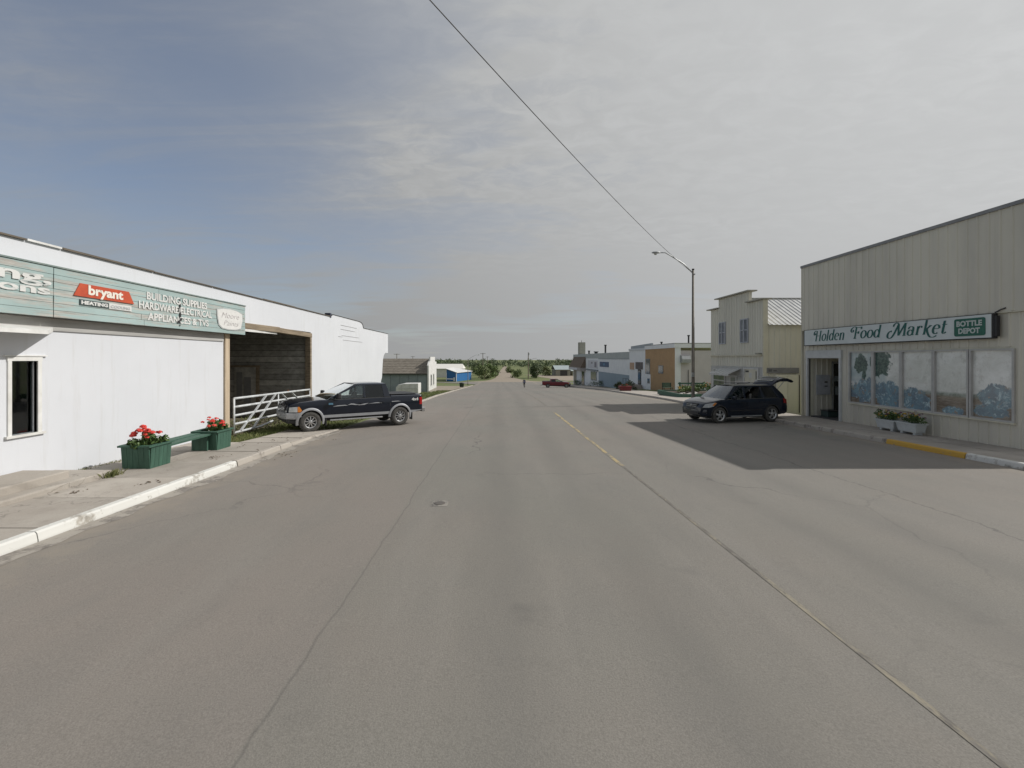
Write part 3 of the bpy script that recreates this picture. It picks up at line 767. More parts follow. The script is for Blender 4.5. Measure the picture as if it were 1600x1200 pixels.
MY0, MY1 = 12.45, 21.87
bk_ = MB()
wx0, wx1 = XR + .035, XR + .25
for (a, b, z0, z1) in ((MY0, 12.97, -.7, 3.84), (12.97, 18.96, -.7, .58), (12.97, 18.96, 2.74, 3.84), (18.96, 19.53, -.8, 3.84), (19.53, 21.5, 2.46, 3.84), (21.5, MY1, -.8, 3.84), (MY0, MY1, 3.84, 6.84)):
    bk_.box(wx0, wx1, a, b, z0, z1)
bk_.box(XR + .25, XR + 14, MY1 - .2, MY1, -1, 6.6).box(XR + .25, XR + 14, MY0, MY0 + .2, -1, 6.6).box(XR + 13.8, XR + 14, MY0 + .2, MY1 - .2, -1, 6.6)
bk_.build('wall', CREAMD, mk)
MB().box(XR + .25, XR + 14, MY0 + .2, MY1 - .2, 6.3, 6.5).build('roof', DARK, mk)
siding(mk, XR - .06, MY0, MY1, 3.83, 6.84, -1, CREAM)
MB().box(XR - .058, XR + .034, MY0, MY1, 3.79, 3.828).build('upper_wall_foot', CREAMD, mk)
for (a, b, z0, z1) in ((MY0, 12.93, -.4, 3.78), (19.42 - .42, 19.40, -.6, 3.78), (21.62, MY1, -.62, 3.78), (12.93, 19.0, 2.80, 3.78), (12.93, 19.0, -.55, .52), (19.40, 21.62, 2.84, 3.78)):
    siding(mk, XR + .03, a, b, z0, z1, -1, CREAM)
MB().box(XR - .12, XR + .3, MY0 - .03, MY1 + .03, 6.842, 6.95).build('roof_cap', mat('grey_flashing', (.20,.20,.205), (.26,.26,.26), 3, .5), mk)
MB().box(XR - .075, XR + .05, MY1 + .001, MY1 + .03, -.6, 6.84).build('corner_trim', CREAMD, mk)
# shop windows
n = NT('window_print', .22)
pale = n.mix(n.ramp(n.noise(1.4, 6, .75, dist=.6), .35, .65), (.62,.62,.57), (.82,.82,.78))
pale = n.mix(n.ramp(n.noise(5, 5, .7, stretch=(1,1,.6)), .54, .68, 0, .6), pale, (.44,.44,.40))
pale = n.mix(n.ramp(n.noise(2.6, 4, .6, stretch=(1,1,2.5), loc=(0,5,2)), .58, .70, 0, .45), pale, (.52,.47,.41))
wn_ = n.math('MULTIPLY', n.math('SUBTRACT', n.noise(2.4, 4), .5), 1.1)
fld = n.mix(n.ramp(n.noise(3.5, 5, .7, stretch=(1,1,5)), .4, .62), (.20,.155,.115), (.33,.285,.23))
c = n.mix(n.ramp(n.math('ADD', n.z, n.math('MULTIPLY', wn_, .25)), 1.22, 1.30), fld, pale)
band = n.math('MULTIPLY', n.ramp(n.z, 1.16, 1.24), n.ramp(n.z, 1.36, 1.28))
c = n.mix(n.math('MULTIPLY', band, .75), c, n.mix(n.ramp(n.noise(9, 4), .4, .6), (.16,.20,.17), (.32,.36,.32)))
wb_ = n.math('ADD', n.math('MULTIPLY', n.math('SUBTRACT', n.noise(2.6, 5, .65, dist=.8), .5), 2.8), n.math('MULTIPLY', wn_, .6))
def blob(yc, zc, ry, rz):
    a = n.math('DIVIDE', n.math('SUBTRACT', n.y, yc), ry); b = n.math('DIVIDE', n.math('SUBTRACT', n.z, zc), rz)
    d = n.math('ADD', n.math('MULTIPLY', a, a), n.math('MULTIPLY', b, b))
    return n.ramp(n.math('ADD', n.math('MULTIPLY', d, .6), wb_), .80, .62)
skyb = n.math('MULTIPLY', n.ramp(n.math('ADD', n.y, n.math('MULTIPLY', wn_, .5)), 17.20, 17.32), n.ramp(n.z, 1.46, 1.54))
c = n.mix(skyb, c, n.mix(n.ramp(n.noise(2, 4), .4, .6), (.38,.46,.47), (.55,.60,.58)))
leafc = n.mix(n.ramp(n.noise(11, 4, .7), .4, .6), (.02,.05,.05), (.10,.165,.14))
for q in ((18.45, 2.25, .33, .34), (18.3, 1.75, .09, .4), (17.55, 2.3, .42, .55)): c = n.mix(blob(*q), c, leafc)
blue = n.mix(n.ramp(n.noise(2.6, 4, .7, dist=1.0), .36, .62), (.012,.06,.12), (.10,.27,.36))
blue = n.mix(n.ramp(n.noise(6, 4, .7, dist=.8), .54, .64), blue, (.45,.60,.64))
blue = n.mix(n.ramp(n.noise(4, 3, .6, loc=(1,7,3)), .60, .64), blue, (.22,.165,.12))
blue = n.mix(.28, blue, (.55,.58,.56)); leafc = n.mix(.25, leafc, (.5,.53,.5))
for q in ((18.3, 1.15, .62, .42), (17.1, 1.05, .65, .48), (16.1, .85, .55, .45), (13.35, 1.25, .5, .34), (13.6, .85, .5, .18), (14.75, .72, .3, .14)): c = n.mix(blob(*q), c, blue)
n.b.inputs['Coat Weight'].default_value = .6; n.b.inputs['Coat Roughness'].default_value = .04
PRINT = n.out(c)
panes = ((12.97, 14.09), (14.23, 15.27), (15.38, 16.50), (16.62, 17.74), (17.86, 18.96))
ALU = mat('aluminium_frame', (.50,.49,.46), (.42,.41,.39), 4, .45)
for a, b in panes:
    w = MB()
    w.box(XR - .03, XR + .14, a - .06, a, .58, 2.74).box(XR - .03, XR + .14, b, b + .055, .58, 2.74)
    w.box(XR - .03, XR + .14, a, b, .58, .63).box(XR - .03, XR + .14, a, b, 2.69, 2.74)
    wo = w.build('shop_window', ALU, mk)
    MB().box(XR + .05, XR + .07, a, b, .63, 2.69).build('pane', PRINT, wo)
MB().box(XR - .05, XR + .10, 12.90, 19.02, .535, .578).build('window_sill', CREAMD, mk)
# entrance recess
en = MB()
en.box(XR - .05, XR + .10, 21.5, 21.60, G(21) + .13, 2.46).box(XR - .05, XR + .10, 19.43, 19.53, G(20) + .13, 2.46)
en.box(XR - .055, XR + .10, 19.40, 21.63, 2.46, 2.82)
en.build('entrance_frame', mat('entrance_white', (.56,.57,.56), (.48,.49,.48), 3, .5), mk)
rc = MB(); rc.box(XR + .26, XR + 2.1, 21.52, 21.64, -.7, 2.6).box(XR + 2.0, XR + 2.1, 19.5, 21.5, -.7, 2.6).box(XR + .26, XR + 2.0, 19.36, 19.46, -.7, 2.6).box(XR + .26, XR + 2.1, 19.46, 21.52, 2.5, 2.6)
rc.build('recess_wall', CREAMD, mk)
siding(mk, 21.515, XR + .27, XR + 1.05, G(21), 2.45, -1, CREAM, axis='x', name='recess_panel')
gd = MB().box(XR + 1.12, XR + 1.17, 21.44, 21.5, G(21) + .14, 2.3).box(XR + 1.17, XR + 1.95, 21.44, 21.5, 2.2, 2.3).box(XR + 1.9, XR + 1.95, 21.44, 21.5, G(21) + .14, 2.2).build('entrance_door', STEEL, mk)
MB().box(XR + 1.17, XR + 1.9, 21.46, 21.47, G(21) + .14, 2.2).build('pane', mat('dark_door_glass', (.012,.015,.015), None, rough=.06), gd)
for (a, b, z0, z1) in ((1.2, 1.5, 1.35, 1.6), (1.55, 1.8, .9, 1.3), (1.25, 1.5, .7, 1.1)):
    MB().box(XR + a, XR + b, 21.452, 21.458, z0, z1).build('notice', mat('faded_notice', (.12,.15,.15), (.20,.22,.22), 5, .7), gd)
nb = MB().box(XR + .33, XR + .98, 21.40, 21.44, .72, 1.66).build('notice_board', mat('notice_white', (.42,.43,.45), (.34,.35,.37), 5, .6), mk)
MB().box(XR + .70, XR + .84, 21.39, 21.398, 1.28, 1.36).box(XR + .70, XR + .84, 21.39, 21.398, 1.10, 1.15).build('notice', DARK, nb)
MB().box(XR + .1, XR + 2.0, 19.54, 21.46, G(20) + .08, G(20) + .145).build('doorstep', mat('dark_mat', (.05,.05,.05), (.08,.08,.08), 9, .9), mk)
bx_ = thing('crate', (XR + .5, 21.1, G(21) + .15), 'dark green box on the floor of the market entrance', 'box')
MB().box(XR + .38, XR + .9, 20.75, 21.2, G(20) + .15, G(20) + .42).build('crate_body', mat('crate_green', (.03,.055,.05), None, rough=.6), bx_, bevel=.02)
MB().box(XR + .36, XR + .92, 20.73, 21.22, G(20) + .42, G(20) + .46).build('lid', BLACKP, bx_, bevel=.01)

# the light-box sign
ms = thing('market_sign', (XR - .1, 17.5, 3.05), 'white light box sign reading Holden Food Market with green bottle depot panel', 'sign')
MB().box(XR - .19, XR - .061, 13.30, 21.55, 3.04, 3.80).build('sign_box', BLACKP, ms, bevel=.01)
SF = mat('sign_face', (.62,.66,.65), (.56,.60,.59), 2, .4)
MB().box(XR - .205, XR - .19, 13.35, 21.47, 3.075, 3.775).build('sign_face', SF, ms)
SGREEN = mat('sign_green_ink', (.008,.115,.09), (.006,.085,.08), 3, .5)
def RT(y0, z0, x=XR - .207): return onR(y0, z0, x)
pen_text('Holden', .62, RT(20.80, 3.25), 1.82).build('lettering', SGREEN, ms)
pen_text('Food', .62, RT(18.58, 3.27), 1.38).build('lettering', SGREEN, ms)
pen_text('Market', .62, RT(16.78, 3.28), 2.12).build('lettering', SGREEN, ms)
def rrect(y0, y1, z0, z1, r=.06, k=4):
    pts = []
    for cy, cz, a0 in ((y1-r, z1-r, 0), (y0+r, z1-r, 90), (y0+r, z0+r, 180), (y1-r, z0+r, 270)):
        for i in range(k+1): pts.append((cy + r*math.cos(R(a0+90*i/k)), cz + r*math.sin(R(a0+90*i/k))))
    return pts
bp = MB().prism(rrect(13.50, 14.42, 3.15, 3.70), lambda a, b, t: (XR - .206 - t, a, b), 0, .012).build('depot_panel', mat('depot_green', (.015,.13,.085), (.012,.10,.07), 4, .5), ms)
DL = mat('depot_letter', (.50,.55,.52), None, rough=.6)
text_mesh('BOTTLE', .225, RT(14.34, 3.465, XR - .220), bold=.010, width=.76).build('lettering', DL, bp)
text_mesh('DEPOT', .225, RT(14.28, 3.235, XR - .220), bold=.010, width=.64).build('lettering', DL, bp)
MB().tube([(XR - .12, 13.32, 3.81), (XR - .1, 13.2, 3.88), (XR - .07, 13.08, 3.93)], .02, 6).build('feed_pipe', DARK, ms)
MB().box(XR - .17, XR - .07, 13.23, 13.30, 3.1, 3.72).build('transformer', BLACKP, ms)

# ================================================================== RIGHT: CREAM FALSE-FRONT SHOP
CX = 15.0; CY0, CY1 = 25.3, 31.6
cb = thing('false_front_shop', (CX, 28, G(28)), 'two storey cream false front shop with galvanised gable roof beside the market', 'building')
ol = [(CY0, -1.0), (CY0, 5.78), (26.85, 5.78), (26.85, 6.45), (30.5, 6.45), (30.5, 5.82), (CY1, 5.82), (CY1, -1.0)]
MB().prism(ol, lambda a, b, t: (t, a, b), CX + .03, CX + .22).build('front_wall', CREAM2, cb)
sd = MB(); sd.box(CX + .22, CX + 14, CY0 + .03, CY0 + .2, -1.2, 4.40).box(CX + .22, CX + 14, CY1 - .2, CY1, -1.2, 4.40)
sd.build('side_wall', CREAM2, cb)
siding(cb, CX + .025, CY0, 26.85, 2.68, 5.77, -1, CREAM2); siding(cb, CX + .025, 26.85, 30.5, 2.68, 6.44, -1, CREAM2); siding(cb, CX + .025, 30.5, CY1, 2.68, 5.81, -1, CREAM2)
siding(cb, CX + .025, CY0, CY1, 1.95, 2.60, -1, CREAM2)
siding(cb, CY0 + .025, CX + .2, CX + 6.6, -.75, 4.40, -1, CREAM2, axis='x')
tr = mat('shop_cap', (.30,.29,.25), (.38,.36,.30), 3, .7)
for a, b, z in ((CY0 - .12, 26.95, 5.79), (26.62, 30.75, 6.46), (30.4, CY1 + .3, 5.83)):
    MB().box(CX - .16, CX + .42, a, b, z, z + .07).build('parapet_cap', tr, cb)
MB().box(CX - .03, CX + .23, CY0 - .03, CY0 + .03, -.7, 5.78).build('corner_board', CREAMD, cb)
# roof in sheets
def roof_sheet(parent, m, x0, x1, ye, ze, yr, zr, over, pw=.85, name='roof_sheet'):
    k = int(round((x1 - x0) / pw)); w = (x1 - x0) / k; L = parent.matrix_basis.translation
    us, ds = ribbed(w, 1, .28, .035); d = Vector((0, yr - ye, zr - ze)); nn = Vector((0, -(zr - ze), abs(yr - ye))).normalized() if yr > ye else Vector((0, (zr - ze), abs(yr - ye))).normalized()
    e = d.normalized() * over; b = MB(); vs = []
    for u, q in zip(us, ds):
        for p in (Vector((0, ye, ze)) - e, Vector((0, yr, zr))):
            vs.append(p + Vector((u, 0, 0)) + nn * q - Vector((0, ye, ze)))
    j = len(us); me = b.add(vs, [(2*i, 2*i+2, 2*i+3, 2*i+1) for i in range(j - 1)]).mesh(name, m)
    for i in range(k):
        o = link(name, me, parent); o.location = Vector((x0 + i * w, ye, ze)) - L
ymid = (CY0 + CY1) / 2
roof_sheet(cb, METALR, CX + .24, CX + 14, CY0, 4.44, ymid, 6.25, .22)
roof_sheet(cb, METALR, CX + .24, CX + 14, CY1, 4.44, ymid, 6.25, .22)
gbl = MB()
gbl.prism([(CY0 + .1, 4.40), (CY1 - .1, 4.40), (ymid, 6.18)], lambda a, b, t: (t, a, b), CX + 13.7, CX + 13.9)
gbl.build('gable', CREAM2, cb)
MB().box(CX + .22, CX + 14, ymid - .12, ymid + .12, 6.24, 6.29).build('ridge_cap', METALR, cb)
# upstairs sash windows
for a, b in ((26.85, 27.7), (29.5, 30.35)):
    z0, z1 = 3.40, 4.86; w = MB()
    for (p, q, r_, s_) in ((a, a + .06, z0, z1), (b - .06, b, z0, z1), (a + .06, b - .06, z0, z0 + .06), (a + .06, b - .06, z1 - .06, z1), ((a+b)/2 - .03, (a+b)/2 + .03, z0 + .06, z1 - .06), (a + .06, b - .06, 4.14, 4.2)):
        w.box(CX - .05, CX + .015, p, q, r_, s_)
    wo = w.build('window', mat('sash_grey', (.40,.42,.46), None, rough=.5), cb)
    MB().box(CX - .012, CX - .004, a + .05, b - .05, z0 + .05, z1 - .05).build('pane', mat('upstairs_glass', (.13,.145,.165), (.22,.235,.255), 3, .08), wo)
MB().box(CX - .14, CX + .02, CY0 + .1, CY1 + .1, 2.605, 2.675).build('belt_course', CREAMD, cb)
MB().box(CX - .22, CX + .02, CY0 + .2, CY0 + .45, 2.68, 2.76).build('belt_end', tr, cb)
# shopfront
TRG = mat('shopfront_paint', (.44,.44,.42), (.38,.38,.36), 2, .55)
MB().box(CX - .0, CX + .028, CY0 + .05, CY1 - .05, -.8, 1.945).build('shopfront', TRG, cb)
wo = MB().box(CX - .05, CX - .002, 29.55, 29.63, .2, 1.75).box(CX - .05, CX - .002, 31.1, 31.2, .2, 1.75).box(CX - .05, CX - .002, 29.63, 31.1, 1.68, 1.75).box(CX - .05, CX - .002, 29.63, 31.1, .95, 1.0).build('shop_window', TRIMW, cb)
MB().box(CX - .02, CX - .006, 29.63, 31.1, .2, 1.68).build('pane', mat('green_blind', (.07,.11,.08), (.12,.15,.10), 3, .15), wo)
do = MB().box(CX - .04, CX - .002, 28.1, 28.95, G(28) + .1, 1.42).build('door', mat('shop_door', (.46,.46,.44), None, rough=.5), cb)
MB().box(CX - .048, CX - .041, 28.25, 28.8, .55, 1.25).build('pane', mat('upstairs_glass', (0,0,0)), do)
wo = MB().box(CX - .06, CX - .002, 25.75, 25.83, .95, 1.88).box(CX - .06, CX - .002, 27.2, 27.28, .95, 1.88).box(CX - .06, CX - .002, 25.83, 27.2, 1.80, 1.88).box(CX - .06, CX - .002, 25.83, 27.2, .95, 1.03).build('panel_frame', TRIMW, cb)
MB().box(CX - .02, CX - .004, 25.83, 27.2, 1.03, 1.80).build('panel', CREAMD, wo)
MB().box(CX - .028, CX - .022, 26.75, 27.1, 1.62, 1.72).box(CX - .028, CX - .022, 25.95, 26.03, 1.15, 1.7).build('notice', DARK, wo)
MB().box(CX - .028, CX - .022, 26.45, 26.7, 1.3, 1.6).build('notice', TRIMW, wo)
aw = thing('awning', (CX - .4, 28.8, 1.4), 'small white corrugated metal awning over the cream shop door', 'awning')
for i in range(10):
    a = 27.62 + i * .25; dz = .012 * (i % 2)
    MB().add([(CX - .01, a, 1.82 + dz), (CX - .01, a + .245, 1.82 + dz), (CX - .8, a + .245, 1.48 + dz), (CX - .8, a, 1.48 + dz), (CX - .8, a, 1.36 + dz), (CX - .8, a + .245, 1.36 + dz)],
             [(0,1,2,3), (3,2,5,4)]).build('slat', TRIMW, aw)
MB().bar((CX - .78, 27.66, 1.42), (CX - .01, 27.66, 1.30), .03, .03).build('bracket', STEEL, aw)
MB().bar((CX - .78, 30.05, 1.42), (CX - .01, 30.05, 1.30), .03, .03).build('bracket', STEEL, aw)
sb = thing('side_sign', (CX + 1, CY0, 1.6), 'long narrow grey board on the cream shop side wall', 'sign')
MB().box(CX + .16, CX + 1.98, CY0 - .045, CY0 - .012, 1.62, 1.92).build('board', mat('grey_board', (.26,.255,.25), (.20,.20,.20), 3, .7), sb)
MB().box(CX + .25, CX + .45, CY0 - .052, CY0 - .046, 1.70, 1.84).box(CX + .52, CX + .72, CY0 - .052, CY0 - .046, 1.72, 1.80).build('faded_letters', mat('faded_letters', (.12,.12,.12), None), sb)
fp = thing('board_fence', (CX + 1.2, CY0 - .6, G(25)), 'plain cream board fence between the market and the cream shop', 'fence')
for i in range(5):
    MB().box(XR + .35 + i*.62, XR + .95 + i*.62, 24.5, 24.55, G(24.5) - .1, 1.55).build('fence_board', CREAM2, fp)
MB().box(XR + .35, XR + 3.5, 24.56, 24.62, 1.3, 1.4).build('fence_rail', CREAM2, fp)
MB().box(XR + 1.56, XR + 1.60, 24.47, 24.5, G(24.5), 1.55).build('fence_post', DARK, fp)

# ================================================================== RIGHT: FAR ROW
FX = 22.5
n = NT('brick', .9)
mp = n.t.nodes.new('ShaderNodeMapping'); mp.inputs['Rotation'].default_value = (0, R(90), R(90))
cx_ = n.t.nodes.new('ShaderNodeCombineXYZ'); n.t.links.new(n.y, cx_.inputs[0]); n.t.links.new(n.z, cx_.inputs[1])
bt = n.t.nodes.new('ShaderNodeTexBrick'); n.t.links.new(cx_.outputs[0], bt.inputs['Vector'])
bt.inputs['Color1'].default_value = (.54,.335,.17,1); bt.inputs['Color2'].default_value = (.46,.275,.13,1); bt.inputs['Mortar'].default_value = (.30,.24,.18,1)
bt.inputs['Scale'].default_value = 1.0; bt.inputs['Brick Width'].default_value = .22; bt.inputs['Row Height'].default_value = .075; bt.inputs['Mortar Size'].default_value = .008
BRICK = n.out(n.mix(n.ramp(n.noise(.8, 5), .35, .65, 0, .4), bt.outputs['Color'], (.56,.37,.20)))
PALEW = mat('pale_render', (.85,.86,.865), (.78,.795,.805), 1, .7)
PALEB = mat('blue_grey_render', (.30,.375,.43), (.265,.335,.39), 1, .7)
MAUVE = mat('mauve_render', (.60,.555,.545), (.55,.51,.50), 1, .8)
br = thing('brick_building', (FX, 62, G(62)), 'single storey brown brick building with white corner and wide fascia', 'building')
Y0, Y1 = 56.9, 68.4; TZ = 4.35
MB().box(FX, FX + .25, Y0 + .02, Y1, G(68) - .3, TZ - .55).build('brick_wall', BRICK, br)
MB().box(FX + .25, FX + 12, Y0 + .02, Y0 + .25, G(57) - .5, TZ - .9).build('side_wall', MAUVE, br)
MB().box(FX - .015, FX + .7, Y0 - .05, Y0 + .019, G(57) - .5, TZ - .55).build('corner_pier', PALEW, br)
MB().box(FX - .12, FX + 12.2, Y0 - .12, Y1, TZ - .55, TZ).build('fascia', PALEW, br)
MB().box(FX - .16, FX + 12.2, Y0 - .16, Y1 + .02, TZ, TZ + .06).build('roof_cap', mat('grey_flashing', (0,0,0)), br)
MB().box(FX + .25, FX + 12, Y1 - .2, Y1, G(68) - .5, TZ - .56).build('back_wall', MAUVE, br)
DG = mat('dark_glass', (.035,.05,.065), (.06,.075,.09), 2, .1)
for (a, b, z0, z1) in ((66.3, 68.0, .2, 2.3), (61.0, 62.6, .45, 1.4), (66.4, 67.2, -1.2, -.6)):
    w = MB().box(FX - .06, FX - .002, a - .08, b + .08, z0 - .08, z1 + .08).build('window', mat('window_trim', (.26,.27,.27), None, rough=.6), br)
    MB().box(FX - .075, FX - .061, a, b, z0, z1).build('pane', DG, w)
MB().box(FX - .03, FX - .002, 66.0, 68.3, -3.0, .1).build('white_panel', PALEW, br)
hd = MB(); hd.prism([(0, .5), (-.55, .45), (-.75, 0), (-.75, -.45), (0, -.45)], lambda a, b, t: (FX + .62 + t, Y0 + .02 + a, 2.35 + b), 0, 1.1)
hd.build('vent_hood', STEEL, br)
for x, y, h, r_ in ((FX + 2.4, 58.5, 1.0, .11), (FX + 1.6, 66, .4, .12), (FX + 5.5, 58.5, .95, .05)):
    MB().tube([(x, y, TZ), (x, y, TZ + h)], r_, 8).tube([(x, y, TZ + h), (x, y, TZ + h + .15)], r_ * 1.6, 8).build('flue', BLACKP, br)
MB().tube([(FX + 1.65, Y0 - .08, G(57)), (FX + 1.65, Y0 - .08, 1.0)], .04, 6).build('downpipe', DARK, br)

wb = thing('white_entry_building', (FX, 72, G(72)), 'white rendered building with dark sign over a raised entrance', 'building')
Y0, Y1 = 68.45, 76.8
MB().box(FX + .02, FX + 11, Y0, Y1, G(77) - .3, 3.75).build('wall', PALEW, wb)
MB().box(FX - .1, FX + 11.2, Y0 - .0, Y1, 3.75, 4.05).build('parapet', mat('parapet_white', (.62,.65,.67), None), wb)
MB().box(FX - .10, FX + .02, 69.6, 73.0, .75, 1.85).build('dark_sign', mat('brown_sign', (.10,.09,.09), (.15,.13,.13), 1, .7), wb)
MB().box(FX - .08, FX + .02, 74.0, 76.2, .6, 1.75).build('peach_panel', mat('peach', (.50,.34,.24), None, rough=.7), wb)
do = MB().box(FX - .05, FX + .02, 70.4, 71.9, -1.7, .7).build('door', BLACKP, wb)
MB().box(FX - .07, FX - .051, 70.6, 71.1, -1.5, .5).box(FX - .07, FX - .051, 71.25, 71.75, -1.5, .5).build('pane', DG, do)
stp = thing('entrance_steps', (FX - 1.2, 70.5, G(70)), 'grey concrete landing with steps at the white building entrance', 'steps')
g0 = G(71)
MB().box(FX - 2.2, FX - .01, 69.8, 73.2, g0 - .3, -1.72).build('landing', CONC, stp, bevel=.03)
for i in range(4):
    MB().box(FX - 2.2, FX - .4, 69.8 - (i + 1) * .55, 69.8 - i * .55 - .003, g0 - .3, -1.72 - (i + 1) * .16).build('step', CONC, stp)
rl_ = MB()
for yy, zz in ((73.1, -1.72), (71.4, -1.72), (69.9, -1.72), (67.8, -2.4)): rl_.tube([(FX - 2.1, yy, zz), (FX - 2.1, yy, zz + .95)], .035, 6)
rl_.tube([(FX - 2.1, 73.1, -.77), (FX - 2.1, 69.9, -.77), (FX - 2.1, 67.8, -1.45)], .035, 6)
rl_.build('handrail', BLACKP, stp)

ht = thing('tavern_building', (FX, 105, G(105)), 'long white and blue grey tavern with brown mansard canopy and tall block chimney', 'building')
Y0, YM, YN, Y1 = 76.85, 100.3, 115, 134
MB().box(FX + .05, FX + 11, Y0, YM, G(Y0) - 1.8, -.45).build('lower_wall', PALEB, ht)
MB().box(FX + .04, FX + 11, Y0, YM, -.45, 2.3).build('upper_wall', PALEW, ht)
MB().box(FX - .02, FX + 11, Y0, YM, 2.3, 2.45).build('string_course', mat('course_grey', (.33,.36,.37), None), ht)
MB().box(FX + .02, FX + 11, Y0, Y1, 2.452, 3.6).build('parapet', mat('parapet_pale', (.46,.49,.48), (.41,.44,.43), 1), ht)
MB().box(FX + .06, FX + 11, YM, Y1, G(Y1) - .4, 2.452).build('front_wall', PALEW, ht)
MB().box(FX - .02, FX + .05, 91.0, 99.0, .65, 1.72).build('blue_sign', mat('sign_blue', (.02,.075,.17), (.015,.06,.15), 2, .5), ht)
MB().box(FX - .03, FX - .021, 94.2, 95.6, .95, 1.42).build('sign_mark', mat('sign_blue_light', (.12,.25,.38), None), ht)
MB().box(FX - .02, FX + .055, 101.2, 112, .2, 2.0).build('white_sign', mat('sign_white', (.62,.62,.66), (.56,.56,.6), 1, .5), ht)
MB().box(FX - .03, FX - .021, 102.2, 104.4, .4, 1.6).box(FX - .03, FX - .021, 106.5, 108, 1.2, 1.6).build('sign_mark', mat('sign_mark_grey', (.26,.25,.27), None), ht)
MB().box(FX - .25, FX + .05, YM + .3, YN - 1.5, -.45, -.15).build('window_hood', mat('hood_grey', (.20,.22,.23), None), ht)
w = MB().box(FX - .04, FX + .055, 102.3, 108.5, -2.7, -.6).build('window', mat('window_trim', (0,0,0)), ht)
MB().box(FX - .055, FX - .041, 102.6, 105.3, -2.5, -.75).box(FX - .055, FX - .041, 105.5, 108.2, -2.5, -.75).build('pane', mat('cluttered_glass', (.16,.18,.15), (.28,.29,.22), 2, .2), w)
MANS = mat('brown_shingle', (.135,.098,.072), (.19,.145,.11), 3, .9, .4, 12, stretch=(1,.4,3))
ms_ = MB().add([(FX - 1.3, YN, .05), (FX - 1.3, Y1, .05), (FX + .1, Y1 - 1.5, 3.05), (FX + .1, YN, 3.05), (FX + .04, YN, .05), (FX + .04, Y1, .05)], [(0,1,2,3), (0,3,4), (1,5,2), (0,4,5,1)])
ms_.build('mansard_canopy', MANS, ht)
MB().box(FX - 1.32, FX + .04, YN + .1, Y1 - .1, -.75, .04).build('canopy_fascia', mat('fascia_pink', (.36,.33,.32), None), ht)
MB().box(FX - 1.36, FX - 1.325, YN + 5, Y1 - 1.5, -.6, -.1).build('canopy_sign', mat('sign_white', (0,0,0)), ht)
for a, b, m_ in ((116.8, 120.3, DG), (122.0, 126.5, PALEW), (128.6, 132.8, mat('tan_render', (.34,.31,.25), None))):
    d_ = MB().box(FX - .04, FX + .055, a, b, G(a) - .2, -1.0).build('door', m_, ht)
MB().box(FX + .5, FX + 2.2, 126.5, 128.6, 3.6, 7.0).build('chimney', mat('block_chimney', (.34,.335,.28), (.28,.275,.235), 2, .9), ht)
MB().tube([(FX + 1.3, 127.5, 7.0), (FX + 1.3, 127.5, 7.6)], .06, 6).build('mast', BLACKP, ht)
for x, y, h, r_ in ((FX + 1.5, 100, 1.7, .2), (FX + 1.5, 118, .7, .22), (FX + 1.5, 109.5, .35, .4)):
    MB().tube([(x, y, 3.6), (x, y, 3.6 + h)], r_, 8).tube([(x, y, 3.6 + h), (x, y, 3.6 + h + .2)], r_ * 1.5, 8).build('flue', BLACKP, ht)
pb = thing('grey_hall', (FX + 12, 88, G(88)), 'grey wall with sloping parapet rising behind the tavern roof', 'building')
MB().prism([(93, -4), (93, 4.95), (80.5, 5.2), (80.5, -4)], lambda a, b, t: (FX + 11.1 - 6 + t, a, b), 0, .3).build('parapet_wall', mat('hall_grey', (.33,.35,.37), (.29,.31,.33), 1), pb)
MB().box(FX + 5.4, FX + 14, 80.6, 92.9, -4, 4.2).build('body_wall', mat('hall_grey', (0,0,0)), pb)

# ================================================================== LEFT: GARAGE, SHEDS
gx1 = -8.35; gy0, gy1 = 54.2, 60.8
ga = thing('old_garage', (gx1, 57, G(57)), 'old grey clad garage with brown shingle roof and white false front', 'building')
GB = mat('grey_blue_cladding', (.27,.305,.315), (.225,.26,.27), 1.2, .75, .1, 20, rnd=.05)
g0 = G(55) - .4
for i in range(9):
    a = gx1 - .25 - (i + 1) * 1.1
    MB().box(a + .015, a + 1.085, gy0, gy0 + .1, g0, .68).build('wall_panel', GB, ga)
MB().box(gx1 - 10.2, gx1 - .2, gy0 + .1, gy1, g0, .62).build('wall', GB, ga)
ym = (gy0 + gy1) / 2
SHG = mat('old_shingles', (.15,.13,.105), (.23,.205,.17), 2.5, .95, .5, 14, stretch=(1,1.5,1))
# courses of shingles overlap down the slope
for s_, ye in ((1, gy0 - .25), (-1, gy1 + .25)):
    nC = 9
    for i in range(nC):
        t0, t1 = i / nC, (i + 1.12) / nC
        ya_, za_ = ye + (ym - ye) * t0, .60 + (2.42 - .60) * t0
        yb_, zb_ = ye + (ym - ye) * min(t1, 1), .60 + (2.42 - .60) * min(t1, 1)
        MB().add([(gx1 - 10.5, ya_, za_ + .05), (gx1 - .18, ya_, za_ + .05), (gx1 - .18, yb_, zb_ + .01), (gx1 - 10.5, yb_, zb_ + .01), (gx1 - 10.5, ya_, za_), (gx1 - .18, ya_, za_)],
                 [(0,1,2,3), (4,5,1,0)]).build('shingle_course', SHG, ga)
MB().box(gx1 - 10.5, gx1 - .2, gy0 - .27, gy0 - .2, .50, .62).build('gutter_board', DARK, ga)
ol = [(gy0 - .15, g0), (gy0 - .15, .9), (gy0 - .25, 1.6), (gy0 + .5, 2.05), (gy0 + 1.1, 2.1), (gy0 + 1.2, 2.65), (gy1 - 1.4, 2.65), (gy1 - 1.3, 2.05), (gy1 + .1, 2.0), (gy1 + .1, g0)]
MB().prism(ol, lambda a, b, t: (t, a, b), gx1 - .18, gx1).build('false_front', WHITEP, ga)
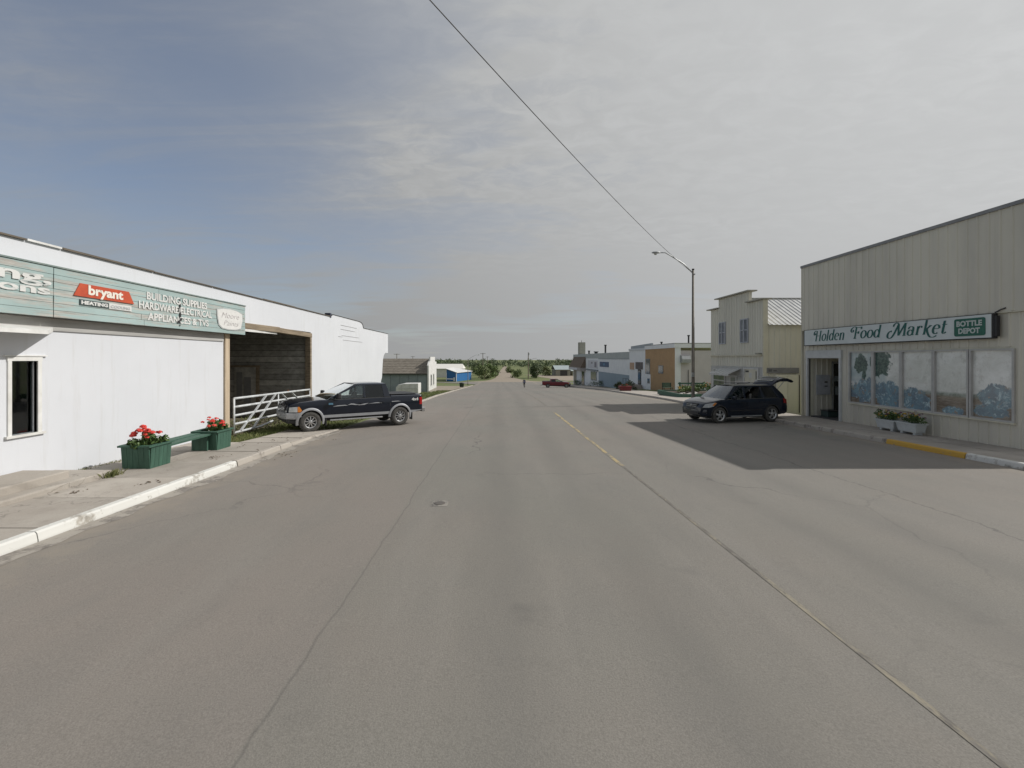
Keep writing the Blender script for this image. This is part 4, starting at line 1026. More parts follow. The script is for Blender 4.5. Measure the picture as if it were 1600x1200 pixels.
for a in (gy0 + 1.3, gy0 + 3.4):
    w = MB().box(gx1, gx1 + .04, a, a + .9, -1.0, .5).build('window', TRIMW, ga)
    MB().box(gx1 + .041, gx1 + .05, a + .12, a + .78, -.9, .4).build('pane', DG, w)
MB().box(gx1 - .19, gx1 + .06, gy0 - .1, gy1 + .05, g0, G(57) + .3).build('footing', CONC, ga)

wt = thing('white_box_cover', (-9.5, 48, G(48)), 'low white box shaped cover standing on grass behind the black pickup', 'cover')
g0 = G(48)
MB().prism([(-10.75, g0 + .05), (-10.7, g0 + .75), (-10.45, g0 + 1.02), (-9.9, g0 + 1.14), (-8.35, g0 + 1.16), (-8.35, g0 + .05)], lambda a, b, t: (a, 47 + t, b), 0, 1.7).build('shell', WHITEP, wt, bevel=.05)
for x in (-10.1, -9.3, -8.7): MB().box(x, x + .03, 46.975, 46.999, g0 + .1, g0 + 1.05).build('rib', TRIMW, wt)
MB().box(-10.5, -8.4, 46.97, 46.996, g0 + .6, g0 + .64).build('rail', TRIMW, wt)

bs = thing('blue_shed', (-14, 172, G(172)), 'bright blue metal shed with white roof beyond the gravel lot', 'shed')
g0 = G(170) - .2
# four corners of the plan: long front faces the street corner
A, B_, C_, D_ = Vector((-15.3, 165)), Vector((-10.9, 184)), Vector((-18.5, 187)), Vector((-19.2, 167.5))
BLUE = mat('blue_cladding', (.02,.14,.36), (.018,.12,.32), 1, .5)
def quadwall(m, P, Q, z0p, z1p, z1q, t=.12):
    d = (Q - P).normalized(); nn = Vector((-d.y, d.x)) * t
    m.add([(P.x, P.y, z0p), (Q.x, Q.y, z0p), (Q.x, Q.y, z1q), (P.x, P.y, z1p), (P.x+nn.x, P.y+nn.y, z0p), (Q.x+nn.x, Q.y+nn.y, z0p), (Q.x+nn.x, Q.y+nn.y, z1q), (P.x+nn.x, P.y+nn.y, z1p)],
          [(0,1,2,3),(7,6,5,4),(0,4,5,1),(1,5,6,2),(2,6,7,3),(3,7,4,0)])
m = MB(); quadwall(m, A, B_, g0, -2.9, -2.9); m.build('long_wall', BLUE, bs)
m = MB(); quadwall(m, D_, A, g0, -1.7, -2.9); m.build('end_wall', BLUE, bs)
m = MB(); quadwall(m, B_, C_, g0, -2.9, -1.7); quadwall(m, C_, D_, g0, -1.7, -1.7); m.build('back_wall', BLUE, bs)
m = MB(); m.add([(A.x+.3, A.y-.6, -2.88), (B_.x+.5, B_.y, -2.88), (C_.x, C_.y+.4, -1.45), (D_.x-.3, D_.y-.6, -1.45), (A.x+.3, A.y-.6, -2.72), (B_.x+.5, B_.y, -2.72), (C_.x, C_.y+.4, -1.3), (D_.x-.3, D_.y-.6, -1.3)],
      [(0,3,2,1),(4,5,6,7),(0,1,5,4),(1,2,6,5),(2,3,7,6),(3,0,4,7)]); m.build('roof', WHITEP, bs)
m = MB(); e0 = A + (D_ - A) * .12; e1 = A + (D_ - A) * .30
m.add([(e0.x, e0.y - .3, g0 + .3), (e1.x, e1.y - .3, g0 + .3), (e1.x, e1.y - .3, g0 + 1.7), (e0.x, e0.y - .3, g0 + 1.7)], [(0,1,2,3)]); m.build('door', WHITEP, bs)
m = MB(); e0 = A + (D_ - A) * .3; e1 = A + (D_ - A) * .95
m.add([(e0.x, e0.y - .28, g0 + .9), (e1.x, e1.y - .28, g0 + .9), (e1.x, e1.y - .28, g0 + 1.3), (e0.x, e0.y - .28, g0 + 1.3)], [(0,1,2,3)]); m.build('trim_band', PALEW, bs)
for P in (A, D_, B_): MB().tube([(P.x, P.y - .25, g0), (P.x, P.y - .25, -2.9)], .14, 6).build('corner_trim', PALEW, bs)

wh = thing('white_hall', (-24, 212, G(212)), 'long low white roofed hall behind the blue shed', 'building')
g0 = G(212) - .3
HALLW = mat('hall_white', (.70,.69,.64), (.62,.61,.57), 1, .6)
MB().box(-44, -16.5, 210, 222, g0, -2.3).build('wall', HALLW, wh)
MB().add([(-44.5, 209.3, -2.35), (-16.0, 209.3, -2.35), (-17.0, 216, -.2), (-44.5, 216, -.2), (-16.0, 222.7, -2.35), (-44.5, 222.7, -2.35)], [(0,1,2,3), (3,2,4,5), (1,4,2)]).build('roof', mat('hall_roof', (.74,.72,.66), None, rough=.5), wh)

for (x0, x1, y0, y1, zt, lab) in ((30, 37.5, 232, 250, -2.2, 'pale tan shed with low roof beside the tavern chimney'), (39, 60, 236, 256, -3.0, 'long yellowish storage building behind the tavern')):
    fs_ = thing('storage_shed', ((x0+x1)/2, (y0+y1)/2, G(y0)), lab, 'shed')
    g0 = G(y1) - .4
    MB().box(x0, x1, y0, y1, g0, zt - 1.1).build('wall', mat('tan_shed', (.30,.29,.235), (.25,.245,.20), 1, .8), fs_)
    xm = (x0 + x1) / 2
    MB().add([(x0 - .5, y0 - .5, zt - 1.15), (x1 + .5, y0 - .5, zt - 1.15), (x1 + .5, (y0+y1)/2, zt + .9), (x0 - .5, (y0+y1)/2, zt + .9), (x1 + .5, y1 + .5, zt - 1.15), (x0 - .5, y1 + .5, zt - 1.15)], [(0,1,2,3), (3,2,4,5)]).build('roof', mat('shed_roof', (.36,.42,.42), (.31,.36,.36), 1, .5), fs_)
    MB().box(xm - 1.5, xm + 2.2, y0 - .08, y0 - .01, g0, zt - 1.6).build('door', DARK, fs_)
# ================================================================== VEHICLES
def paint(name, c, flake=.0, rough=.28):
    return mat(name, c, tuple(v*1.2 + .001 for v in c), 3, rough, coat=.8, coords='object', spec=.15)
NAVY = paint('navy_black_paint', (.005,.008,.016))
NAVY2 = paint('blue_black_paint', (.005,.009,.019))
MAROON = paint('maroon_paint', (.115,.008,.016))
SILVER = mat('silver_cladding', (.40,.41,.43), (.34,.35,.37), 4, .42, metal=.3, coords='object')
LENS = mat('headlight_lens', (.52,.54,.55), (.36,.38,.39), 14, .12, coords='object', coat=.6)
AMBER = mat('amber_lens', (.60,.20,.03), None, rough=.2, coat=.5)
REDL = mat('red_lens', (.34,.012,.012), None, rough=.2, coat=.5)
SEAT = mat('seat_cloth', (.09,.085,.08), (.13,.125,.115), 9, .9, coords='object')

class Car:
    def __init__(s, root, W, xr, xf, zsill, ztop, hwf, axles, wr, arch, paintm, clad=None, clad_z=0, cabin=None, crown=.03, er=.05):
        s.root = root; s.W = W; s.hwf = hwf; s.paint = paintm
        xs = set()
        k = 0
        x = xr
        while x < xf: xs.add(round(x, 3)); x += .07
        xs |= {round(xr, 3), round(xr + .012, 3), round(xr + .03, 3), round(xf, 3), round(xf - .012, 3), round(xf - .03, 3)}
        for xa in axles:
            for i in range(0, 25): xs.add(round(xa + arch * math.cos(math.pi * i / 24), 4))
            xs |= {round(xa - arch - .004, 4), round(xa + arch + .004, 4)}
        for a in s.breaks(ztop): xs |= {round(a, 4)}
        xs = sorted(v for v in xs if xr <= v <= xf)
        def zb(x):
            for xa in axles:
                d = x - xa
                if abs(d) <= arch: return max(zsill(x), wr + math.sqrt(max(0, arch*arch - d*d)) * .98)
            return zsill(x)
        ts = [0, .0, .14, .30, .48, .66, .82, .94, 1.0]
        m = MB(); rows = []
        for x in xs:
            b = zb(x); t = max(np.interp(x, [p for p, q in ztop], [q for p, q in ztop]), b + .02) - er
            t = max(t, b + .01)
            ring_ = []
            zz = [b, min(max(b, clad_z), t)] + [max(b, clad_z) + (t - max(b, clad_z)) * q for q in ts[2:]]
            for z in zz: ring_.append((x, hwf(x, z), z))
            w = hwf(x, t)
            for f, dz in ((.985, .5*er), (.93, .85*er), (.8, er), (.5, er + .5*crown), (0, er + crown)): ring_.append((x, w*f, t + dz))
            full = ring_ + [(px_, -py_, pz_) for px_, py_, pz_ in ring_[:-1][::-1]]
            rows.append(full)
        nR = len(rows[0])
        for r_ in rows: m.v += r_
        for i in range(len(rows) - 1):
            xc = (xs[i] + xs[i+1]) / 2
            for j in range(nR - 1):
                mi = 0
                if clad and (j == 0 or j == nR - 2): mi = 1
                if cabin and cabin[0] < xc < cabin[1] and 9 <= j <= nR - 11: mi = 2
                m.f.append((i*nR + j, i*nR + j + 1, (i+1)*nR + j + 1, (i+1)*nR + j)); m.m.append(mi)
            m.f.append((i*nR + nR - 1, i*nR, (i+1)*nR, (i+1)*nR + nR - 1)); m.m.append(3)
        m.f.append(tuple(range(nR))); m.m.append(0); L = (len(rows) - 1) * nR
        m.f.append(tuple(L + k for k in range(nR))[::-1]); m.m.append(0)
        o = m.build('body', [paintm, clad or paintm, INTERIOR, BLACKP], root, autosmooth=32)
    def breaks(s, ztop): return [p for p, q in ztop]
    def patch(s, name, poly, mtl, off=.006, parent=None, side=1, cuts=3, depth=.02):
        bm = bmesh.new()
        vs = [bm.verts.new((p[0], 0, p[1])) for p in poly]
        f = bm.faces.new(vs)
        bmesh.ops.triangulate(bm, faces=[f])
        if cuts: bmesh.ops.subdivide_edges(bm, edges=bm.edges, cuts=cuts, use_grid_fill=True)
        for v in bm.verts: v.co.y = side * (s.hwf(v.co.x, v.co.z) + off)
        bd = [e for e in bm.edges if e.is_boundary]
        r_ = bmesh.ops.extrude_edge_only(bm, edges=bd)
        for v in [g_ for g_ in r_['geom'] if isinstance(g_, bmesh.types.BMVert)]: v.co.y -= side * depth
        bmesh.ops.recalc_face_normals(bm, faces=bm.faces)
        me = bpy.data.meshes.new(name); bm.to_mesh(me); bm.free(); me.materials.append(mtl)
        o = link(name, me, parent or s.root, autosmooth=30)
        return o
    def arch_band(s, xa, wr, r0, r1, mtl, a0=-5, a1=185, off=.03, parent=None, zmin=.45):
        for side in (1, -1):
            m = MB(); vs = []; N = 22
            for i in range(N + 1):
                a = R(a0 + (a1 - a0) * i / N)
                for r_, o_ in ((r0, 0.0), (r0, off), ((r0+r1)/2, off*1.15), (r1, off*.5), (r1, -.03)):
                    x = xa + r_*math.cos(a); z = wr + r_*math.sin(a)
                    vs.append((x, side * (s.hwf(x, z) + o_), z))
            fs = [(i*5+j, i*5+j+1, (i+1)*5+j+1, (i+1)*5+j) for i in range(N) for j in range(4)]
            m.add(vs, fs).build('wheel_arch', mtl, s.root, autosmooth=50)

def wheel(root, x, y, r, w, spokes, rimr, mtl=None, name='wheel', style=0):
    side = 1 if y > 0 else -1
    m = MB()
    prof = [(rimr, -w*.46), (rimr + (r-rimr)*.4, -w*.5), (r - .03, -w*.48), (r, -w*.36), (r, w*.36), (r - .03, w*.48), (rimr + (r-rimr)*.4, w*.5), (rimr, w*.46), (rimr - .012, w*.40), (rimr - .012, -w*.46), (rimr, -w*.46)]
    m.lathe(prof, 32, 'y', c=(x, y, r))
    o = m.build(name, RUBBER, root, autosmooth=45)
    k = MB(); yo = y + side * w * .40
    k.lathe([(rimr + .006, w*.47*side + y - yo), (rimr - .012, w*.44*side + y - yo), (rimr - .03, w*.30*side + y - yo)], 32, 'y', c=(x, yo, r))
    for i in range(spokes):
        a = 2 * math.pi * (i + .25) / spokes; wd = (.62 if style else .5) * math.pi * rimr / spokes
        c, sn = math.cos(a), math.sin(a)
        def P(rad, tq, d): return (x + rad*c - tq*sn, yo + side*d, r + rad*sn + tq*c)
        vs = [P(.05, -wd*.42, .012), P(.05, wd*.42, .012), P(rimr - .015, wd*.5, -.005), P(rimr - .015, -wd*.5, -.005),
              P(.05, -wd*.42, -.03), P(.05, wd*.42, -.03), P(rimr - .015, wd*.5, -.05), P(rimr - .015, -wd*.5, -.05)]
        k.add(vs, [(0,1,2,3),(7,6,5,4),(0,4,5,1),(1,5,6,2),(2,6,7,3),(3,7,4,0)])
    k.lathe([(.0, .03*side), (.055, .026*side), (.075, .0), (.075, -.03*side)], 16, 'y', c=(x, yo, r))
    k.build('rim', mtl or ALLOY, o, autosmooth=40)
    MB().lathe([(0.0, -.02*side), (rimr - .012, -.02*side)], 24, 'y', c=(x, y + side*w*.12, r)).build('brake_disc', BLACKP, o)
    return o

def cab(car, root, zb_, zr_, yb_, yr_, side_frames, side_panes, wind, rear, roofx, paintm, glass_f, glass_r, inner=.05, crown=.05, rear_open=False):
    def yy(z): return np.interp(z, [zb_, zr_], [yb_, yr_])
    for s in (1, -1):
        m = MB()
        for poly in side_frames:
            m.prism(poly, lambda a, b, t: (a, s * (yy(b) - t), b), 0.0, .05)
        m.build('pillars', paintm, root, bevel=.008)
        for i, poly in enumerate(side_panes):
            m = MB().prism(poly, lambda a, b, t: (a, s * (yy(b) - .012 - t), b), 0, .006)
            m.build('side_window', glass_f if i == 0 else glass_r, root)
    for nm, (x0, x1), gl in (('windshield', wind, WINDSHIELD), ('rear_window', rear, glass_r)):
        if x0 is None: continue
        m = MB(); vs = []; K = 8
        sgn = 1 if nm == 'windshield' else -1
        for j in range(5):
            t = j / 4; z = zb_ + (zr_ - zb_ - .02) * t; x = x0 + (x1 - x0) * t; w = yy(z) - .045
            for i in range(K + 1):
                f = -1 + 2 * i / K
                vs.append((x + sgn * (.07 * (1 - f*f) + .02 * math.sin(math.pi*t)), f * w, z))
        fs = [(j*(K+1)+i, j*(K+1)+i+1, (j+1)*(K+1)+i+1, (j+1)*(K+1)+i) for j in range(4) for i in range(K)]
        m.add(vs, fs).build(nm, gl, root, smooth=True)
    m = MB(); vs = []; NX, NY = 10, 8
    for i in range(NX + 1):
        x = roofx[0] + (roofx[1] - roofx[0]) * i / NX; ex = min(i, NX - i) / NX
        for j in range(NY + 1):
            f = -1 + 2 * j / NY
            z = zr_ + crown * (1 - f**4) * (1 - (1 - min(1, ex * 4))**2 * .5) - .012
            vs.append((x, f * (yr_ + .002), z))
    b = len(vs)
    fs = [(i*(NY+1)+j, i*(NY+1)+j+1, (i+1)*(NY+1)+j+1, (i+1)*(NY+1)+j) for i in range(NX) for j in range(NY)]
    m.add(vs, fs); m.add([(x, y, z - .05) for x, y, z in vs], fs)
    o = m.build('roof', [paintm], root, smooth=True)
    m = MB().box(roofx[0], roofx[1], -yr_, yr_, zr_ - .055, zr_ - .03); m.build('headliner', SEAT, root)

def seats(root, rows, zfl):
    for x, wide in rows:
        for y0 in ((-.62, .62) if not wide else (0,)):
            w = .25 if not wide else .62
            m = MB().box(x - .28, x + .28, y0 - w, y0 + w, zfl, zfl + .16)
            m.add([(x - .28, y0 - w, zfl + .12), (x - .14, y0 - w, zfl + .12), (x - .14, y0 + w, zfl + .12), (x - .28, y0 + w, zfl + .12),
                   (x - .42, y0 - w*.9, zfl + .66), (x - .32, y0 - w*.9, zfl + .66), (x - .32, y0 + w*.9, zfl + .66), (x - .42, y0 + w*.9, zfl + .66)],
                  [(0,3,2,1),(4,5,6,7),(0,1,5,4),(1,2,6,5),(2,3,7,6),(3,0,4,7)])
            m.box(x - .42, x - .34, y0 - w*.45, y0 + w*.45, zfl + .68, zfl + .86)
            m.build('seat', SEAT, root, bevel=.04)

def pickup(name, loc, rz, label, paintm, clad, fancy=True):
    root = thing(name, loc, label, 'pickup truck', local=True, rz=rz)
    W = 1.98; wr = .40; AX = 1.875
    def hwf(x, z):
        b = W/2 * (1 - .05 * max(0, (z - .95) / .35)**2 - .035 * max(0, (.80 - z) / .35)**1.5)
        if x > 2.15: b -= .16 * ((x - 2.15) / .62)**2.2
        if x < -2.75: b -= .03 * ((-2.75 - x) / .2)**2
        return b
    ztop = [(-2.95, 1.20), (-2.93, 1.285), (-1.46, 1.285), (-1.44, 1.25), (-1.43, 1.25), (1.22, 1.22), (1.5, 1.225), (2.3, 1.165), (2.58, 1.10), (2.66, 1.04), (2.70, .92), (2.72, .78)]
    car = Car(root, W, -2.95, 2.72, lambda x: np.interp(x, [-2.95, -2.4, 2.3, 2.72], [.62, .52, .52, .58]), ztop, hwf, (AX, -AX), wr, .47, paintm, clad, .63, cabin=(-1.42, 1.2))
    # bed: inner well
    bed = MB().box(-2.86, -1.52, -.78, .78, 1.318, 1.326); bed.build('bed_cover', BLACKP, root, bevel=.003)
    cab(car, root, 1.24, 1.79, .925, .73,
        [[(1.22, 1.235), (1.11, 1.235), (-.08, 1.74), (-.08, 1.79), (.06, 1.79)],
         [(.06, 1.79), (-.02, 1.73), (-1.24, 1.73), (-1.31, 1.79)],
         [(-.24, 1.24), (-.34, 1.24), (-.34, 1.74), (-.26, 1.74)],
         [(-1.14, 1.24), (-1.42, 1.24), (-1.36, 1.56), (-1.29, 1.79), (-1.10, 1.74)]],
        [[(1.11, 1.235), (-.24, 1.24), (-.26, 1.74), (-.07, 1.74)], [(-.34, 1.24), (-1.14, 1.24), (-1.10, 1.74), (-.34, 1.74)]],
        (1.24, .05), (-1.41, -1.28), (-1.29, .05), paintm, CARGLASS, CARTINT)
    seats(root, [(-.05, False), (-.80, True)], .74)
    MB().box(.85, 1.15, -.85, .85, .95, 1.23).build('dashboard', INTERIOR, root, bevel=.06)
    MB().box(-1.36, 1.2, -.88, .88, .62, .66).build('cab_floor', INTERIOR, root)
    for x in (AX, -AX):
        for s in (1, -1): wheel(root, x, s * .86, wr, .27, 9 if fancy else 6, .225)
    if clad:
        for x in (AX, -AX): car.arch_band(x, wr, .45, .535, clad, -12 if x > 0 else -2, 192 if x > 0 else 190, .035)
        for s in (1, -1):
            MB().bar((1.15, s * .97, .42), (-1.05, s * .97, .42), .12, .06).build('running_board', CHROME, root, bevel=.015)
    for s in (1, -1):
        d1 = car.patch('front_door', [(1.06, .68), (1.06, 1.17), (-.26, 1.19), (-.26, .68)], paintm, .006, side=s)
        d2 = car.patch('rear_door', [(-.31, .68), (-.31, 1.19), (-1.16, 1.20), (-1.16, .92), (-1.10, .68)], paintm, .006, side=s)
        for dd_, x in ((d1, -.12), (d2, -1.02)):
            MB().box(x - .09, x + .09, s * .985, s * 1.022, 1.02, 1.065).build('handle', paintm, dd_, bevel=.01)
        mr = MB().box(.78, .92, s * 1.0, s * 1.24, 1.24, 1.46).build('side_mirror', BLACKP, root, bevel=.04, seg=3)
        MB().box(.775, .78, s * 1.03, s * 1.21, 1.27, 1.43).build('mirror_glass', CHROME, mr)
        car.patch('side_gap', [(-1.40, .7), (-1.40, 1.22), (-1.43, 1.22), (-1.43, .7)], BLACKP, .002, side=s, cuts=1)
        hl = car.patch('headlight', [(2.66, .80), (2.64, .98), (2.30, 1.0), (2.22, .84), (2.28, .79)], LENS, .012, side=s)
        car.patch('turn_signal', [(2.36, .80), (2.36, .995), (2.30, 1.0), (2.20, .85), (2.26, .79)], AMBER, .017, parent=hl, side=s)
        car.patch('tail_light', [(-2.94, .86), (-2.94, 1.17), (-2.80, 1.17), (-2.80, .86)], REDL, .014, side=s)
        if clad:
            MB().box(1.27, 1.31, s * .76, s * .99, .22, .50).build('mud_flap', BLACKP, root)
            MB().box(-2.46, -2.42, s * .76, s * .99, .22, .52).build('mud_flap', BLACKP, root)
    # front: grille, bumper, valance
    gr = MB().box(2.66, 2.735, -.56, .56, .80, 1.03).build('grille', BLACKP, root, bevel=.03)
    for z in (.86, .92, .98): MB().box(2.735, 2.748, -.54, .54, z - .012, z + .012).build('grille_bar', CHROME if fancy else BLACKP, gr)
    bm_ = MB(); vs = []; N = 14
    for i in range(N + 1):
        f = -1 + 2 * i / N; y = f * .97; x = 2.83 - .20 * abs(f)**3
        if abs(f) > .97: x -= .22
        vs += [(x - .12, y, .52), (x, y, .54), (x + .02, y, .62), (x, y, .76), (x - .12, y, .78)]
    bm_.add(vs, [(i*5+j, i*5+j+1, (i+1)*5+j+1, (i+1)*5+j) for i in range(N) for j in range(4)])
    bm_.build('front_bumper', clad or BLACKP, root, autosmooth=40)
    for s in (1, -1):
        m = MB().prism([(2.75, .54), (2.75, .77), (2.22, .77), (2.22, .60)], lambda a, b, t: (a, s * (hwf(min(a, 2.72), b) + .03 - t), b), 0, .05)
        m.build('bumper_end', clad or BLACKP, root, bevel=.02)
    MB().box(2.35, 2.70, -.85, .85, .36, .54).build('front_valance', BLACKP, root, bevel=.05)
    MB().box(2.837, 2.852, -.3, .3, .60, .70).build('plate', mat('plate_white', (.5,.5,.5), None), root)
    rb = MB().box(-3.12, -2.96, -.93, .93, .52, .72).build('rear_bumper', CHROME, root, bevel=.03)
    MB().box(-3.26, -3.10, -.04, .04, .44, .50).build('tow_hitch', BLACKP, root)
    MB().box(-2.1, 2.3, -.5, .5, .34, .52).build('chassis', BLACKP, root)
    for x in (AX, -AX): MB().tube([(x, -.8, .40), (x, .8, .40)], .06, 8).build('axle', BLACKP, root)
    if fancy:
        # silver swirl along the doors, and the wheel-drive letters on the bed
        for s in (1, -1):
            for poly in ([(1.05, .94), (.85, .985), (.55, .99), (.42, .96), (.62, .955)], [(.45, .98), (.30, 1.035), (.18, 1.02), (.05, .985), (-.25, .96), (.12, .965), (.28, .99)],
                         [(.02, .95), (-.2, 1.0), (-.45, 1.02), (-.25, .955)], [(-.40, .985), (-.75, 1.03), (-1.02, 1.025), (-1.02, .995), (-.75, 1.0)], [(-1.47, 1.02), (-1.47, 1.05), (-1.75, 1.055), (-1.9, 1.03)]):
                car.patch('decal', poly, SILVER, .0105, side=s, cuts=1, depth=.003)
            bd = car.patch('fender_badge', [(1.20, 1.02), (1.20, 1.09), (1.03, 1.09), (1.03, 1.02)], mat('badge_blue', (.16,.36,.52), None, rough=.3), .012, side=s, cuts=1)
            tm = text_mesh('4x4', .17, (lambda u, v, t: (-2.42 - u, s * (hwf(-2.5, 1.08) + .010), 1.04 + v)) if s > 0 else (lambda u, v, t: (-2.74 + u, s * (hwf(-2.5, 1.08) + .010), 1.04 + v)), bold=.006, width=.32)
            tm.build('lettering', WHITEP, root)
        MB().tube([(2.0, -.72, 1.2), (2.0, -.75, 1.5)], .006, 5).build('aerial', BLACKP, root)
    return root

random.seed(2)
F, Rr = Vector((-7.12, 17.1)), Vector((-4.30, 19.2))
hd_ = (F - Rr).normalized(); lf = Vector((-hd_.y, hd_.x))
cn_ = (F + Rr) / 2 - lf * .86
tk = pickup('pickup_truck', (cn_.x, cn_.y, G(18.3) + .0), math.atan2(hd_.y, hd_.x), 'black crew cab pickup truck with silver lower cladding, nosed toward the white gate', NAVY, SILVER)
tk.matrix_basis = Matrix.Translation((cn_.x, cn_.y, G(18.4) + .01)) @ Matrix.Rotation(math.atan2(hd_.y, hd_.x), 4, 'Z') @ Matrix.Rotation(R(-.7), 4, 'Y') @ Matrix.Diagonal((.97, 1, 1.0, 1))

pk2 = pickup('pickup_truck', (10.5, 86, G(86)), R(6), 'small dark red pickup parked facing right near the tavern', MAROON, None, False)
MB().box(-2.96, -1.46, -.86, .86, .66, 1.335).build('bed_liner', BLACKP, pk2, bevel=.02)
pk2.matrix_basis = Matrix.Translation((11.3, 86, G(86))) @ Matrix.Rotation(R(-4), 4, 'Z') @ Matrix.Rotation(R(1.3), 4, 'X') @ Matrix.Diagonal((.94, .94, .95, 1))

def suv():
    root = thing('suv', (0,0,0), 'dark blue SUV with raised tailgate backed up to the market kerb', 'car', local=True)
    W = 1.89; wr = .36; P = NAVY2
    def hwf(x, z):
        b = W/2 * (1 - .07 * max(0, (z - .85) / .4)**2 - .05 * max(0, (.62 - z) / .35)**1.5)
        if x > 1.55: b -= .30 * ((x - 1.55) / .75)**2.4
        if x < -1.9: b -= .10 * ((-1.9 - x) / .5)**2
        return b
    ztop = [(-2.40, .72), (-2.36, .92), (-2.30, 1.02), (-1.95, 1.08), (-1.7, 1.10), (1.05, 1.06), (1.35, 1.07), (1.75, 1.0), (2.05, .92), (2.20, .83), (2.27, .70), (2.29, .55)]
    car = Car(root, W, -2.40, 2.29, lambda x: np.interp(x, [-2.4, -1.9, -1.0, 1.0, 1.8, 2.29], [.42, .33, .30, .30, .30, .36]), ztop, hwf, (1.45, -1.45), wr, .415, P, None, .0, cabin=(-2.2, 1.0))
    cab(car, root, 1.07, 1.64, .86, .64,
        [[(1.10, 1.065), (.94, 1.065), (.24, 1.585), (.24, 1.64), (.42, 1.64)],
         [(.42, 1.64), (.30, 1.58), (-1.62, 1.58), (-1.80, 1.64)],
         [(.04, 1.07), (-.06, 1.07), (-.10, 1.585), (-.02, 1.585)],
         [(-.98, 1.075), (-1.12, 1.075), (-1.06, 1.585), (-.96, 1.585)],
         [(-1.86, 1.08), (-2.30, 1.02), (-2.22, 1.22), (-1.84, 1.64), (-1.62, 1.60)]],
        [[(.94, 1.065), (.04, 1.07), (-.02, 1.585), (.25, 1.585)], [(-.06, 1.07), (-.98, 1.075), (-.96, 1.585), (-.10, 1.585)], [(-1.12, 1.075), (-1.86, 1.09), (-1.62, 1.59), (-1.06, 1.585)]],
        (1.12, .40), (None, None), (-1.86, .40), P, CARGLASS, CARTINT, crown=.06)
    seats(root, [(.0, False), (-.95, True)], .62)
    MB().box(.62, 1.0, -.82, .82, .85, 1.06).build('dashboard', INTERIOR, root, bevel=.05)
    sw_ = MB(); sw_.lathe([(.17, -.012), (.185, 0), (.17, .012), (.158, 0), (.17, -.012)], 20, 'x', c=(.52, .38, 1.06)); sw_.build('steering_wheel', BLACKP, root)
    for x in (1.45, -1.45):
        for s in (1, -1): wheel(root, x, s * .83, wr, .235, 5, .232, style=1)
        car.arch_band(x, wr, .40, .45, BLACKP, -4, 184, .012)
    for s in (1, -1):
        d1 = car.patch('front_door', [(.98, .42), (1.0, .95), (1.0, 1.03), (.03, 1.04), (.03, .42)], P, .006, side=s)
        d2 = car.patch('rear_door', [(-.03, .42), (-.03, 1.04), (-1.05, 1.05), (-1.02, .86), (-.88, .62), (-.86, .42)], P, .006, side=s)
        for dd_, x in ((d1, .18), (d2, -.85)):
            MB().box(x - .1, x + .1, s * .945, s * .985, .90, .935).build('handle', P, dd_, bevel=.01)
        car.patch('side_moulding', [(.9, .53), (.9, .57), (-.86, .59), (-.86, .55)], BLACKP, .016, side=s, cuts=2)
        mr = MB().box(.66, .80, s * .93, s * 1.13, 1.05, 1.20).build('side_mirror', P, root, bevel=.04, seg=3)
        MB().box(.654, .66, s * .96, s * 1.11, 1.07, 1.18).build('mirror_glass', CHROME, mr)
        hl = car.patch('headlight', [(2.22, .70), (2.12, .86), (1.72, .93), (1.62, .90), (1.80, .76), (2.0, .70)], LENS, .012, side=s)
        car.patch('turn_signal', [(1.86, .80), (1.74, .925), (1.63, .90), (1.78, .78)], AMBER, .016, parent=hl, side=s)
        car.patch('fog_light', [(2.18, .40), (2.18, .47), (2.07, .47), (2.07, .40)], LENS, .012, side=s, cuts=1)
        car.patch('tail_light', [(-2.36, .80), (-2.34, 1.02), (-2.10, 1.06), (-2.12, .86)], REDL, .014, side=s)
        MB().tube([(.20, s * .60, 1.735), (.1, s * .60, 1.76), (-1.5, s * .60, 1.765), (-1.62, s * .60, 1.735)], .018, 6).build('roof_rail', BLACKP, root, smooth=True)
        MB().bar((.85, s * .93, .30), (-.85, s * .93, .30), .07, .05).build('side_step', STEEL, root, bevel=.01)
    gr = MB().prism([(-.42, .86), (.42, .86), (.34, .66), (-.34, .66)], lambda a, b, t: (2.275 - (b - .66) * .28 + t, a, b), -.06, .015).build('grille', BLACKP, root)
    for z in (.72, .79): MB().box(2.285 - (z - .66) * .28, 2.30 - (z - .66) * .28, -.36, .36, z - .012, z + .012).build('grille_bar', STEEL, gr)
    em = MB(); em.lathe([(.062, 0), (.074, .008), (.062, .016)], 18, 'x', c=(2.285, 0, .76)); em.bar((2.30, -.03, .715), (2.295, -.02, .805), .012, .016).bar((2.30, .02, .715), (2.295, .03, .805), .012, .016).bar((2.30, -.025, .755), (2.30, .025, .765), .012, .016); em.build('emblem', CHROME, gr)
    bm_ = MB(); vs = []; N = 14
    for i in range(N + 1):
        f = -1 + 2 * i / N; y = f * .86; x = 2.36 - .24 * abs(f)**3
        vs += [(x - .16, y, .30), (x - .02, y, .34), (x, y, .46), (x - .02, y, .60), (x - .10, y, .64)]
    bm_.add(vs, [(i*5+j, i*5+j+1, (i+1)*5+j+1, (i+1)*5+j) for i in range(N) for j in range(4)]).build('front_bumper', P, root, autosmooth=40)
    MB().box(2.30, 2.352, -.55, .55, .385, .46).build('air_intake', BLACKP, root)
    rbp = MB(); vs = []
    for i in range(N + 1):
        f = -1 + 2 * i / N; y = f * .88; x = -2.46 + .16 * abs(f)**3
        vs += [(x + .16, y, .34), (x + .02, y, .38), (x, y, .55), (x + .03, y, .70), (x + .12, y, .72)]
